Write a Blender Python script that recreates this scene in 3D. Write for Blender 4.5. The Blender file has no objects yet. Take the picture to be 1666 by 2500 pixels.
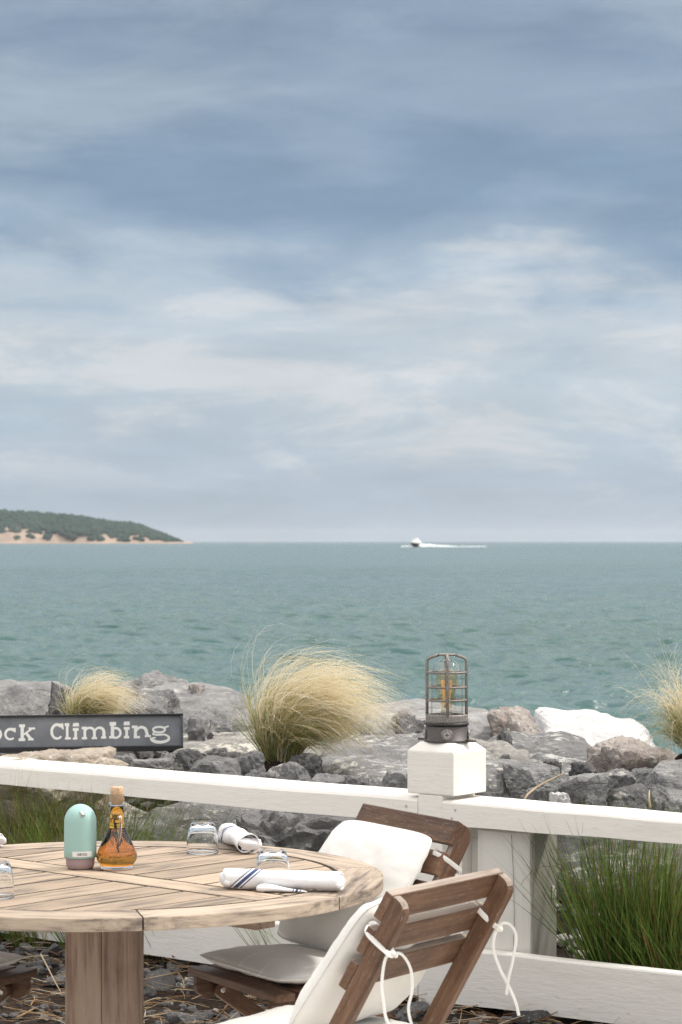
import bpy, bmesh, math, random
import numpy as np
from mathutils import Vector, Matrix, noise as mnoise

random.seed(7)
RNG = np.random.default_rng(7)
S = bpy.context.scene
COL = S.collection
R = math.radians

# ------------------------------------------------------------------ camera
F = 5903.0                       # focal length in photo pixels (1666 x 2500)
CAM_Z = 1.64
PITCH = math.atan(71.5 / F)
cd = bpy.data.cameras.new('camera')
cam = bpy.data.objects.new('camera', cd)
COL.objects.link(cam)
cam.location = (0, 0, CAM_Z)
cam.rotation_euler = (R(90) + PITCH, 0, 0)
cd.sensor_fit = 'VERTICAL'
cd.sensor_height = 36.0
cd.lens = 36.0 * F / 2500.0
cd.clip_start = 0.1
cd.clip_end = 60000
cd.dof.use_dof = True
cd.dof.focus_distance = 7.6
cd.dof.aperture_fstop = 10
S.camera = cam

# ------------------------------------------------------------------ world: overcast sky
SUN_EL, SUN_AZ = 52.0, 78.0      # azimuth clockwise from +Y
w = bpy.data.worlds.new('World')
S.world = w
w.use_nodes = True
nt = w.node_tree
for n in list(nt.nodes):
    nt.nodes.remove(n)
def wn(t, **k):
    n = nt.nodes.new(t)
    for a, b in k.items():
        setattr(n, a, b)
    return n
wout = wn('ShaderNodeOutputWorld')
wbg = wn('ShaderNodeBackground')
wbg.inputs['Strength'].default_value = 0.1
nt.links.new(wbg.outputs[0], wout.inputs[0])
sky = wn('ShaderNodeTexSky', sky_type='NISHITA', sun_disc=False)
sky.sun_elevation = R(SUN_EL)
sky.sun_rotation = R(SUN_AZ)
tc = wn('ShaderNodeTexCoord')
sep = wn('ShaderNodeSeparateXYZ')
nt.links.new(tc.outputs['Generated'], sep.inputs[0])
def wnoise(scale, detail, rough, dist, loc=(0, 0, 0)):
    mp = wn('ShaderNodeMapping')
    mp.inputs['Scale'].default_value = scale
    mp.inputs['Location'].default_value = loc
    nt.links.new(tc.outputs['Generated'], mp.inputs[0])
    n = wn('ShaderNodeTexNoise')
    n.inputs['Scale'].default_value = 1.0
    n.inputs['Detail'].default_value = detail
    n.inputs['Roughness'].default_value = rough
    n.inputs['Distortion'].default_value = dist
    nt.links.new(mp.outputs[0], n.inputs['Vector'])
    return n.outputs['Fac']
def wmath(op, a, b=None, c=None):
    m = wn('ShaderNodeMath', operation=op)
    for i, v in enumerate((a, b, c)):
        if v is None:
            continue
        if isinstance(v, (int, float)):
            m.inputs[i].default_value = v
        else:
            nt.links.new(v, m.inputs[i])
    return m.outputs[0]
nA = wnoise((6.5, 6.5, 22), 6, 0.55, 0.3, (1.3, 0.2, 2.1))
nB = wnoise((12, 12, 50), 9, 0.62, 0.3, (4.1, 2.2, 0.4))
nC = wnoise((3.5, 3.5, 9), 3, 0.5, 0.3, (0.7, 5.2, 3.1))
off = wmath('MULTIPLY_ADD', wmath('SUBTRACT', nA, 0.5), 0.12, wmath('MULTIPLY', wmath('SUBTRACT', nB, 0.5), 0.04))
lowk = wn('ShaderNodeMapRange')          # the layers flatten out towards the horizon
lowk.inputs[1].default_value = 0.0; lowk.inputs[2].default_value = 0.12
lowk.inputs[3].default_value = 0.25; lowk.inputs[4].default_value = 1.0
nt.links.new(sep.outputs['Z'], lowk.inputs[0])
tiltx = wmath('MULTIPLY_ADD', sep.outputs['X'], 0.06, sep.outputs['Z'])   # the cloud deck hangs lower to the right
zz = wmath('ADD', tiltx, wmath('MULTIPLY', off, lowk.outputs[0]))
ramp = wn('ShaderNodeValToRGB')
nt.links.new(zz, ramp.inputs[0])
RAMP = [(0.0, (.43, .52, .615)), (0.03, (.475, .56, .655)), (0.06, (.51, .595, .675)), (0.083, (.545, .615, .685)),
        (0.103, (.525, .60, .675)), (0.118, (.35, .45, .57)), (0.138, (.235, .335, .465)), (0.158, (.24, .34, .47)),
        (0.176, (.295, .385, .505)), (0.192, (.32, .41, .525)), (0.215, (.25, .335, .455)), (0.245, (.31, .40, .51)), (0.30, (.90, .93, .96)), (0.40, (1.65, 1.62, 1.58)),
        (1.0, (2.0, 1.94, 1.86))]
els = ramp.color_ramp.elements
while len(els) < len(RAMP):
    els.new(0.5)
for e, (p, c) in zip(els, RAMP):
    e.position = p
    e.color = (*c, 1)
def wsmooth(v, a, b, lo=0.0, hi=1.0):
    m = wn('ShaderNodeMapRange', interpolation_type='SMOOTHSTEP')
    nt.links.new(v, m.inputs[0])
    for i, q in zip((1, 2, 3, 4), (a, b, lo, hi)): m.inputs[i].default_value = q
    return m.outputs[0]
def wmixc(fac, a, c):
    m = wn('ShaderNodeMix', data_type='RGBA')
    nt.links.new(fac, m.inputs[0]); nt.links.new(a, m.inputs[6]); m.inputs[7].default_value = (*c, 1)
    return m.outputs[2]
nD = wnoise((9, 9, 34), 9, 0.62, 0.35, (2.6, 1.1, 0.35))
nE = wnoise((4.5, 4.5, 17), 8, 0.6, 0.4, (0.4, 3.3, 1.6))
skyc = wmixc(wmath('MULTIPLY', wsmooth(nD, 0.48, 0.61), wmath('MULTIPLY', wsmooth(zz, 0.095, 0.12, 0.75, 0.0), wsmooth(zz, 0.008, 0.04))), ramp.outputs[0], (.70, .725, .755))
skyc = wmixc(wmath('MULTIPLY', wsmooth(nD, 0.50, 0.30), wmath('MULTIPLY', wsmooth(zz, 0.09, 0.12, 0.8, 0.0), wsmooth(zz, 0.008, 0.04))), skyc, (.41, .525, .635))
skyc = wmixc(wmath('MULTIPLY', wsmooth(nE, 0.46, 0.62), wmath('MULTIPLY', wsmooth(zz, 0.12, 0.15, 0.0, 0.5), wsmooth(zz, 0.22, 0.27, 1.0, 0.0))), skyc, (.46, .55, .63))
tex = wmath('ADD', wmath('MULTIPLY_ADD', wmath('SUBTRACT', nB, 0.5), 0.40, 1.0),
            wmath('MULTIPLY', wmath('SUBTRACT', nC, 0.5), 0.25))
vm = wn('ShaderNodeVectorMath', operation='SCALE')
nt.links.new(skyc, vm.inputs[0])
nt.links.new(wmath('MULTIPLY', tex, 10.0), vm.inputs['Scale'])
wmix = wn('ShaderNodeMix', data_type='RGBA')
wmix.inputs[0].default_value = 0.94      # nearly closed cloud cover over the clear sky
nt.links.new(sky.outputs[0], wmix.inputs[6])
nt.links.new(vm.outputs[0], wmix.inputs[7])
nt.links.new(wmix.outputs[2], wbg.inputs['Color'])

# ------------------------------------------------------------------ sun and exposure
sl = bpy.data.lights.new('sun', 'SUN')
sl.energy = 3.0
sl.angle = R(5)
sl.color = (1.0, 0.95, 0.88)
sun = bpy.data.objects.new('sun', sl)
COL.objects.link(sun)
sd = Vector((math.cos(R(SUN_EL)) * math.sin(R(SUN_AZ)), math.cos(R(SUN_EL)) * math.cos(R(SUN_AZ)), math.sin(R(SUN_EL))))
sun.rotation_euler = (-sd).to_track_quat('-Z', 'Y').to_euler()
sun.location = (20, 10, 40)
S.view_settings.view_transform = 'Standard'
S.view_settings.look = 'None'
S.view_settings.exposure = 0.0
S.view_settings.gamma = 1.0
S.view_settings.use_curve_mapping = False
S.render.engine = 'CYCLES'
S.cycles.use_denoising = True
S.cycles.denoising_prefilter = 'NONE'
S.cycles.max_bounces = 10
S.cycles.transmission_bounces = 10
S.cycles.transparent_max_bounces = 8
S.cycles.volume_bounces = 0

# ------------------------------------------------------------------ helpers
def at(px, py, Y):
    """world point seen at photo pixel (px,py) at depth Y"""
    dx, up = (px - 833.0) / F, (1250.0 - py) / F
    yy = math.cos(PITCH) - up * math.sin(PITCH)
    zz_ = up * math.cos(PITCH) + math.sin(PITCH)
    k = Y / yy
    return Vector((dx * k, Y, CAM_Z + zz_ * k))

def link(o, parent=None):
    COL.objects.link(o)
    if parent is not None:
        o.parent = parent
    return o
def tag(o, label=None, cat=None, group=None, kind=None):
    if label: o['label'] = label
    if cat: o['category'] = cat
    if group: o['group'] = group
    if kind: o['kind'] = kind
    return o
def empty(name, label, cat, loc=(0, 0, 0), rz=0.0, group=None):
    o = bpy.data.objects.new(name, None)
    o.empty_display_size = 0.1
    o.location = loc
    o.rotation_euler = (0, 0, rz)
    link(o)
    return tag(o, label, cat, group)

class MB:
    """collects geometry for one mesh"""
    def __init__(s):
        s.v, s.f, s.m = [], [], []
    def add(s, verts, faces, mi=0):
        o = len(s.v)
        s.v.extend([tuple(p) for p in verts])
        s.f.extend([tuple(i + o for i in f) for f in faces])
        s.m.extend([mi] * len(faces))
    def box(s, c, size, mi=0, M=None):
        hx, hy, hz = size[0] / 2, size[1] / 2, size[2] / 2
        vs = [Vector((c[0] + a * hx, c[1] + b * hy, c[2] + d * hz)) for d in (-1, 1) for b in (-1, 1) for a in (-1, 1)]
        if M: vs = [M @ p for p in vs]
        s.add(vs, [(0, 2, 3, 1), (4, 5, 7, 6), (0, 1, 5, 4), (2, 6, 7, 3), (0, 4, 6, 2), (1, 3, 7, 5)], mi)
    def lathe(s, prof, n=32, mi=0, c=(0, 0, 0), close=False):
        vs, fs = [], []
        for (r, z) in prof:
            for k in range(n):
                a = 2 * math.pi * k / n
                vs.append((c[0] + r * math.cos(a), c[1] + r * math.sin(a), c[2] + z))
        for i in range(len(prof) - 1):
            for k in range(n):
                k2 = (k + 1) % n
                fs.append((i * n + k, i * n + k2, (i + 1) * n + k2, (i + 1) * n + k))
        if close:
            i = len(prof) - 1
            fs.append(tuple(range(n - 1, -1, -1)))
            fs.append(tuple(i * n + k for k in range(n)))
        s.add(vs, fs, mi)
    def sweep(s, pts, w, t=None, n=8, mi=0, up=(0, 0, 1), cap=True, taper=None):
        """tube / flattened tape along a path"""
        t = w if t is None else t
        P = [Vector(p) for p in pts]
        upv = Vector(up)
        vs, fs = [], []
        side = None
        for i, p in enumerate(P):
            d = (P[min(i + 1, len(P) - 1)] - P[max(i - 1, 0)]).normalized()
            if side is None:
                side = d.cross(upv)
                if side.length < 1e-4: side = d.cross(Vector((1, 0, 0)))
            else:
                side = side - d * side.dot(d)
            side.normalize()
            nrm = side.cross(d).normalized()
            k = 1.0 if taper is None else taper(i / (len(P) - 1))
            for j in range(n):
                a = 2 * math.pi * j / n
                vs.append(p + side * math.cos(a) * w / 2 * k + nrm * math.sin(a) * t / 2 * k)
        for i in range(len(P) - 1):
            for j in range(n):
                j2 = (j + 1) % n
                fs.append((i * n + j, i * n + j2, (i + 1) * n + j2, (i + 1) * n + j))
        if cap:
            fs.append(tuple(range(n - 1, -1, -1)))
            fs.append(tuple((len(P) - 1) * n + k for k in range(n)))
        s.add(vs, fs, mi)
    def mesh(s, name, mats, smooth=False):
        me = bpy.data.meshes.new(name)
        me.from_pydata(s.v, [], s.f)
        for m in (mats if isinstance(mats, (list, tuple)) else [mats]):
            me.materials.append(m)
        if len(set(s.m)) > 1:
            me.polygons.foreach_set('material_index', s.m)
        if smooth:
            me.polygons.foreach_set('use_smooth', [True] * len(me.polygons))
        me.update()
        return me
    def build(s, name, mats, parent=None, smooth=False, fix=False):
        me = s.mesh(name, mats, smooth)
        if fix:
            bm = bmesh.new(); bm.from_mesh(me)
            bmesh.ops.remove_doubles(bm, verts=bm.verts, dist=1e-6)
            bmesh.ops.recalc_face_normals(bm, faces=bm.faces)
            if bm.calc_volume(signed=True) < 0: bmesh.ops.reverse_faces(bm, faces=bm.faces)
            bm.to_mesh(me); bm.free()
            if smooth: me.polygons.foreach_set('use_smooth', [True] * len(me.polygons))
        return link(bpy.data.objects.new(name, me), parent)

def bevel_mesh(me, width, seg=2, angle=30):
    bm = bmesh.new(); bm.from_mesh(me)
    bmesh.ops.recalc_face_normals(bm, faces=bm.faces)
    ed = [e for e in bm.edges if len(e.link_faces) == 2 and e.calc_face_angle(0) > R(angle)]
    bmesh.ops.bevel(bm, geom=ed, offset=width, segments=seg, profile=0.6, affect='EDGES', clamp_overlap=True)
    bm.to_mesh(me); bm.free()
    me.polygons.foreach_set('use_smooth', [False] * len(me.polygons))
    return me
def board(name, p0, p1, w_, t_, mat, parent=None, up=(0, 0, 1), bev=0.003, jit=0.0):
    """a beam from p0 to p1; local x runs along the grain, w_ across (side), t_ along up"""
    p0, p1, up = Vector(p0), Vector(p1), Vector(up)
    x = (p1 - p0); L = x.length; x.normalize()
    y = up.cross(x).normalized(); z = x.cross(y)
    b = MB(); b.box((0, 0, 0), (L, w_, t_))
    me = bevel_mesh(b.mesh(name, mat), bev)
    o = bpy.data.objects.new(name, me)
    M = Matrix.Identity(4)
    for i in range(3):
        M[i][0], M[i][1], M[i][2] = x[i], y[i], z[i]
    M.translation = (p0 + p1) / 2
    o.matrix_local = M
    link(o, parent)
    o.matrix_local = M
    return o
def prism(poly, z0, z1):
    """vertical prism from a 2D polygon (counter-clockwise)"""
    n = len(poly)
    vs = [(x, y, z0) for x, y in poly] + [(x, y, z1) for x, y in poly]
    fs = [tuple(range(n - 1, -1, -1)), tuple(range(n, 2 * n))]
    fs += [(i, (i + 1) % n, n + (i + 1) % n, n + i) for i in range(n)]
    return vs, fs

# ------------------------------------------------------------------ materials
class NT:
    def __init__(s, name):
        s.m = bpy.data.materials.new(name); s.m.use_nodes = True
        s.t = s.m.node_tree
        s.b = s.t.nodes['Principled BSDF']
        s.out = s.t.nodes['Material Output']
    def n(s, t, **k):
        x = s.t.nodes.new(t)
        for a, b in k.items(): setattr(x, a, b)
        return x
    def l(s, a, b): s.t.links.new(a, b)
    def inp(s, sock, v):
        if isinstance(v, (int, float, tuple, list)): sock.default_value = v
        else: s.l(v, sock)
    def coord(s, kind='Object', scale=(1, 1, 1), rand=True, loc=(0, 0, 0), rot=(0, 0, 0)):
        c = s.n('ShaderNodeTexCoord')
        v = c.outputs[kind]
        if rand:
            oi = s.n('ShaderNodeObjectInfo')
            mu = s.n('ShaderNodeVectorMath', operation='SCALE')
            mu.inputs[0].default_value = (31.7, 17.3, 23.9)
            s.l(oi.outputs['Random'], mu.inputs['Scale'])
            ad = s.n('ShaderNodeVectorMath', operation='ADD')
            s.l(v, ad.inputs[0]); s.l(mu.outputs[0], ad.inputs[1])
            v = ad.outputs[0]
        mp = s.n('ShaderNodeMapping')
        mp.inputs['Scale'].default_value = scale
        mp.inputs['Location'].default_value = loc
        mp.inputs['Rotation'].default_value = rot
        s.l(v, mp.inputs[0])
        return mp.outputs[0]
    def noise(s, vec, scale, detail=4, rough=0.55, dist=0.0):
        x = s.n('ShaderNodeTexNoise')
        x.inputs['Scale'].default_value = scale; x.inputs['Detail'].default_value = detail
        x.inputs['Roughness'].default_value = rough; x.inputs['Distortion'].default_value = dist
        s.l(vec, x.inputs['Vector'])
        return x.outputs['Fac']
    def voro(s, vec, scale, feature='F1', out='Distance'):
        x = s.n('ShaderNodeTexVoronoi', feature=feature)
        x.inputs['Scale'].default_value = scale
        s.l(vec, x.inputs['Vector'])
        return x.outputs[out]
    def rng(s, v, a, b, c=0.0, d=1.0):
        x = s.n('ShaderNodeMapRange')
        s.inp(x.inputs[0], v)
        for i, q in zip((1, 2, 3, 4), (a, b, c, d)): x.inputs[i].default_value = q
        return x.outputs[0]
    def math(s, op, a, b=None, c=None):
        x = s.n('ShaderNodeMath', operation=op)
        for i, q in enumerate((a, b, c)):
            if q is not None: s.inp(x.inputs[i], q)
        return x.outputs[0]
    def mix(s, fac, a, b, blend='MIX'):
        x = s.n('ShaderNodeMix', data_type='RGBA', blend_type=blend)
        s.inp(x.inputs[0], fac)
        for i, q in ((6, a), (7, b)):
            s.inp(x.inputs[i], (*q, 1) if isinstance(q, tuple) and len(q) == 3 else q)
        return x.outputs[2]
    def ramp(s, v, stops):
        x = s.n('ShaderNodeValToRGB'); s.l(v, x.inputs[0])
        e = x.color_ramp.elements
        while len(e) < len(stops): e.new(0.5)
        for el, (p, c) in zip(e, stops):
            el.position = p; el.color = (*c, 1)
        return x.outputs[0]
    def bump(s, h, strength=0.3, dist=0.01, prev=None):
        x = s.n('ShaderNodeBump')
        x.inputs['Strength'].default_value = strength; x.inputs['Distance'].default_value = dist
        s.l(h, x.inputs['Height'])
        if prev is not None: s.l(prev, x.inputs['Normal'])
        s.l(x.outputs[0], s.b.inputs['Normal'])
        return x.outputs[0]
    def set(s, **k):
        names = dict(color='Base Color', rough='Roughness', metal='Metallic', spec='Specular IOR Level',
                     trans='Transmission Weight', ior='IOR', sheen='Sheen Weight', coat='Coat Weight', alpha='Alpha', sss='Subsurface Weight')
        for a, v in k.items():
            if isinstance(v, tuple) and len(v) == 3: v = (*v, 1)
            s.inp(s.b.inputs[names[a]], v)
        return s.m

def rnd_val(N, lo, hi):
    oi = N.n('ShaderNodeObjectInfo')
    return N.rng(oi.outputs['Random'], 0, 1, lo, hi)

def mat_wood(name, stops, gscale, rough=0.65, bump=0.25, vary=0.18, wear=None):
    N = NT(name)
    v = N.coord('Object', (1.0, 14, 14))
    g1 = N.noise(v, gscale, 6, 0.62, 0.5)
    g2 = N.noise(N.coord('Object', (1.0, 38, 38), loc=(3, 1, 2)), gscale * 1.5, 4, 0.7)
    blot = N.noise(N.coord('Object', (1, 1.6, 1.6), loc=(7, 3, 1)), 6, 4, 0.6, 0.4)
    k = N.math('ADD', N.math('MULTIPLY', g1, 0.55), N.math('ADD', N.math('MULTIPLY', g2, 0.2), N.math('MULTIPLY', blot, 0.25)))
    c = N.ramp(k, stops)
    sc = N.n('ShaderNodeVectorMath', operation='SCALE')
    N.l(c, sc.inputs[0]); N.l(rnd_val(N, 1 - vary, 1 + vary), sc.inputs['Scale'])
    c = sc.outputs[0]
    if wear:
        sp = N.rng(N.noise(N.coord('Object', (4, 25, 25), loc=(1, 9, 4)), 9, 6, 0.75), 0.57, 0.68)
        c = N.mix(N.math('MULTIPLY', sp, wear[1]), c, wear[0])
    N.set(color=c, rough=rough, spec=0.25)
    N.bump(N.math('ADD', g1, N.math('MULTIPLY', g2, 0.6)), bump, 0.004)
    return N.m

M = {}
M['teak'] = mat_wood('weathered_teak', [(0.36, (.14, .11, .09)), (0.44, (.235, .188, .15)), (0.50, (.36, .28, .21)), (0.57, (.435, .33, .245)), (0.65, (.33, .285, .245)), (0.74, (.24, .225, .21))], 3.0, 0.75, 0.45, 0.2)
M['teak_rim'] = mat_wood('weathered_teak_rim', [(0.36, (.11, .088, .073)), (0.44, (.225, .18, .147)), (0.50, (.375, .30, .235)), (0.58, (.465, .375, .29)), (0.67, (.33, .295, .26)), (0.75, (.20, .18, .165))], 3.2, 0.75, 0.4, 0.12)
M['teak_leg'] = mat_wood('grey_brown_teak', [(0.33, (.085, .055, .042)), (0.42, (.24, .165, .125)), (0.52, (.36, .26, .20)), (0.68, (.44, .34, .275))], 3.0, 0.75, 0.4, 0.12)
M['chair_wood'] = mat_wood('dark_oiled_wood', [(0.30, (.042, .024, .017)), (0.42, (.090, .050, .032)), (0.54, (.155, .085, .052)), (0.70, (.25, .152, .10))], 2.6, 0.5, 0.25, 0.18,
                           wear=((.36, .31, .265), 0.55))
def mat_paint():
    N = NT('white_painted_timber')
    v = N.coord('Object', (1, 5, 5))
    fine = N.noise(v, 16, 7, 0.7, 0.4)
    blot = N.noise(N.coord('Object', (.6, 2, 2)), 2.5, 4, 0.6)
    chip = N.rng(N.noise(N.coord('Object', (1, 2.6, 2.6), loc=(5, 2, 8)), 11, 7, 0.75, 1.2), 0.675, 0.71)
    c = N.mix(N.rng(blot, 0.35, 0.7), (.82, .785, .735), (.775, .74, .69))
    c = N.mix(N.rng(fine, 0.58, 0.76), c, (.68, .63, .57))
    c = N.mix(N.math('MULTIPLY', N.rng(N.noise(N.coord('Object', (.5, 1, 4), loc=(4, 4, 4)), 3.2, 6, 0.7), 0.52, 0.72), 0.4), c, (.62, .575, .51))
    c = N.mix(N.math('MULTIPLY', chip, 0.6), c, (.36, .33, .29))
    N.set(color=c, rough=0.55, spec=0.3)
    crack = N.voro(N.coord('Object', (1, 6, 6), loc=(2, 2, 2)), 9, 'DISTANCE_TO_EDGE')
    h = N.math('ADD', N.math('MULTIPLY', fine, 0.8), N.math('MULTIPLY', chip, -0.8))
    h = N.math('ADD', h, N.math('MULTIPLY', N.rng(crack, 0.0, 0.04), 0.02))
    N.bump(h, 0.7, 0.004)
    return N.m
M['paint'] = mat_paint()
def mat_simple(name, col, rough=0.5, metal=0.0, spec=0.5, grain=None, bump=0.0, bscale=40, vary=None):
    N = NT(name)
    c = col
    v = N.coord('Object')
    nz = N.noise(v, bscale, 5, 0.65)
    if vary:
        c = N.mix(N.rng(nz, 0.4, 0.65), col, vary)
    N.set(color=c, rough=rough, metal=metal, spec=spec)
    if bump: N.bump(nz, bump, 0.002)
    return N.m
def mat_fabric(name, col, bump=0.25, pattern=False):
    N = NT(name)
    v = N.coord('Object', rand=False)
    big = N.noise(v, 7, 4, 0.6, 0.6)
    weave = N.noise(N.coord('Object', (1, 1, 1), rand=False), 650, 2, 0.6)
    c = N.mix(N.rng(big, 0.3, 0.7), col, tuple(x * 0.93 for x in col))
    if pattern:   # printed thin white dashes, gently curved
        s = N.n('ShaderNodeSeparateXYZ'); N.l(v, s.inputs[0])
        q = N.math('ADD', N.math('MULTIPLY', s.outputs[0], 9.0), N.math('MULTIPLY', N.math('MULTIPLY', s.outputs[1], s.outputs[1]), 16.0))
        fr = N.math('FRACT', q)
        line = N.math('LESS_THAN', N.math('ABSOLUTE', N.math('SUBTRACT', fr, 0.5)), 0.055)
        cell = N.math('FLOOR', q)
        ph = N.math('FRACT', N.math('ADD', N.math('MULTIPLY', s.outputs[1], 2.6), N.math('MULTIPLY', cell, 0.37)))
        line = N.math('MULTIPLY', line, N.math('LESS_THAN', ph, 0.5))
        c = N.mix(N.math('MULTIPLY', line, 0.85), c, (.98, .97, .95))
    N.set(color=c, rough=0.9, spec=0.15, sheen=0.15)
    b1 = N.bump(big, bump * 0.5, 0.02)
    N.bump(weave, 0.06, 0.001, b1)
    return N.m
M['cushion'] = mat_fabric('white_canvas', (.80, .78, .745))
M['cushion_grey'] = mat_fabric('pale_grey_canvas', (.90, .875, .84), pattern=True)
M['cushion_pale'] = mat_fabric('pale_canvas', (.62, .605, .58))
def mat_napkin(name, bands, k):
    N = NT(name)
    v = N.coord('Object', rand=False)
    s = N.n('ShaderNodeSeparateXYZ'); N.l(v, s.inputs[0])
    q = N.math('ADD', s.outputs[0], N.math('MULTIPLY', s.outputs[2], k))
    def band(c0, hw): return N.math('LESS_THAN', N.math('ABSOLUTE', N.math('SUBTRACT', q, c0)), hw)
    m = N.math('MAXIMUM', N.math('MAXIMUM', band(*bands[0]), band(*bands[1])), band(*bands[2]))
    c = N.mix(m, (.82, .81, .82), (.06, .085, .19))
    N.set(color=c, rough=0.9, spec=0.15)
    b1 = N.bump(N.noise(v, 30, 4, 0.6, 1.0), 0.35, 0.008)
    N.bump(N.noise(v, 900, 2), 0.08, 0.001, b1)
    return N.m
M['napkin'] = mat_napkin('striped_napkin_cotton', ((-.142, .0022), (-.127, .0062), (-.113, .0022)), -1.15)
M['napkin_corner'] = mat_napkin('striped_napkin_corner', ((.035, .0013), (.044, .0032), (.053, .0013)), -.3)
def mat_glass(name, col=(1, 1, 1), ior=1.45, rough=0.0):
    N = NT(name)
    N.set(color=col, trans=1.0, ior=ior, rough=rough)
    return N.m
M['glass'] = mat_glass('clear_glass', (.985, .99, .99), 1.3)
def mat_thin(name, tint, k=1.0):
    N = NT(name)
    tr = N.n('ShaderNodeBsdfTransparent'); tr.inputs[0].default_value = (*tint, 1)
    gl = N.n('ShaderNodeBsdfGlossy'); gl.inputs['Roughness'].default_value = 0.03
    lw = N.n('ShaderNodeLayerWeight'); lw.inputs[0].default_value = 0.5
    mx = N.n('ShaderNodeMixShader')
    N.l(N.math('MULTIPLY_ADD', N.math('POWER', lw.outputs['Facing'], 3.0), .45 * k, .06 * k), mx.inputs[0]); N.l(tr.outputs[0], mx.inputs[1]); N.l(gl.outputs[0], mx.inputs[2])
    N.l(mx.outputs[0], N.out.inputs[0])
    return N.m
M['jar_thin'] = mat_thin('thin_jar_glass', (.93, .95, .94), 1.0)
M['oil'] = mat_glass('amber_oil', (.93, .52, .06), 1.46)
M['oil_low'] = mat_glass('dark_amber_oil', (.70, .27, .036), 1.46)
M['amber'] = mat_thin('amber_bulb_glass', (.97, .86, .66), 1.3)
M['herb'] = mat_simple('steeped_herbs', (.03, .022, .012), 0.6)
M['teal'] = mat_simple('mint_matte_plastic', (.35, .545, .505), 0.5, spec=0.35)
M['mauve'] = mat_simple('mauve_matte_plastic', (.36, .265, .265), 0.5, spec=0.35)
M['joint'] = mat_simple('grimy_joint_wood', (.10, .077, .06), 0.85, bscale=60, vary=(.17, .135, .105))
M['steel'] = mat_simple('brushed_steel', (.55, .52, .50), 0.3, 1.0)
M['black'] = mat_simple('black_paint', (.014, .013, .014), 0.45)
M['black_print'] = mat_simple('black_print', (.02, .02, .022), 0.7)
M['white_label'] = mat_simple('white_label_tape', (.80, .79, .77), 0.5)
M['slate'] = mat_simple('slate_grey_board_paint', (.17, .18, .195), 0.75, bscale=9, vary=(.235, .245, .265), bump=0.1)
M['letter'] = mat_simple('white_letter_paint', (.88, .87, .83), 0.6)
M['frame_edge'] = mat_simple('worn_black_frame_edge', (.075, .08, .09), 0.5, bscale=20, vary=(.13, .135, .15))
M['cast'] = mat_simple('weathered_cast_metal', (.13, .118, .108), 0.62, 0.5, 0.5, bscale=260, vary=(.38, .35, .32), bump=0.4)
M['cast_dark'] = mat_simple('dark_bronze_metal', (.06, .052, .05), 0.5, 0.5, 0.5, bscale=300, vary=(.11, .10, .095), bump=0.2)
M['bolt'] = mat_simple('zinc_screw', (.42, .42, .41), 0.4, 0.9)
M['gasket'] = mat_simple('black_gasket', (.012, .011, .011), 0.5)
M['filament'] = mat_simple('orange_filament_wire', (.92, .66, .38), 0.5)
M['socket'] = mat_simple('pale_porcelain', (.62, .55, .45), 0.4)
M['box_paint'] = mat_simple('ivory_plastic', (.68, .655, .61), 0.45, bscale=500, vary=(.64, .615, .57), bump=0.05)
M['box_grille'] = mat_simple('sand_grained_panel', (.33, .31, .28), 0.8, bscale=420, vary=(.26, .24, .215), bump=0.5)  # panel's own darker tone, deepened to carry shade from grass and rail
def mat_cork():
    N = NT('cork')
    v = N.coord('Object')
    c = N.mix(N.rng(N.noise(v, 120, 4), 0.35, 0.7), (.55, .36, .22), (.66, .47, .31))
    c = N.mix(N.rng(N.noise(v, 330, 3, 0.6), 0.60, 0.66), c, (.16, .085, .045))
    N.set(color=c, rough=0.85)
    return N.m
M['cork'] = mat_cork()

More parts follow.
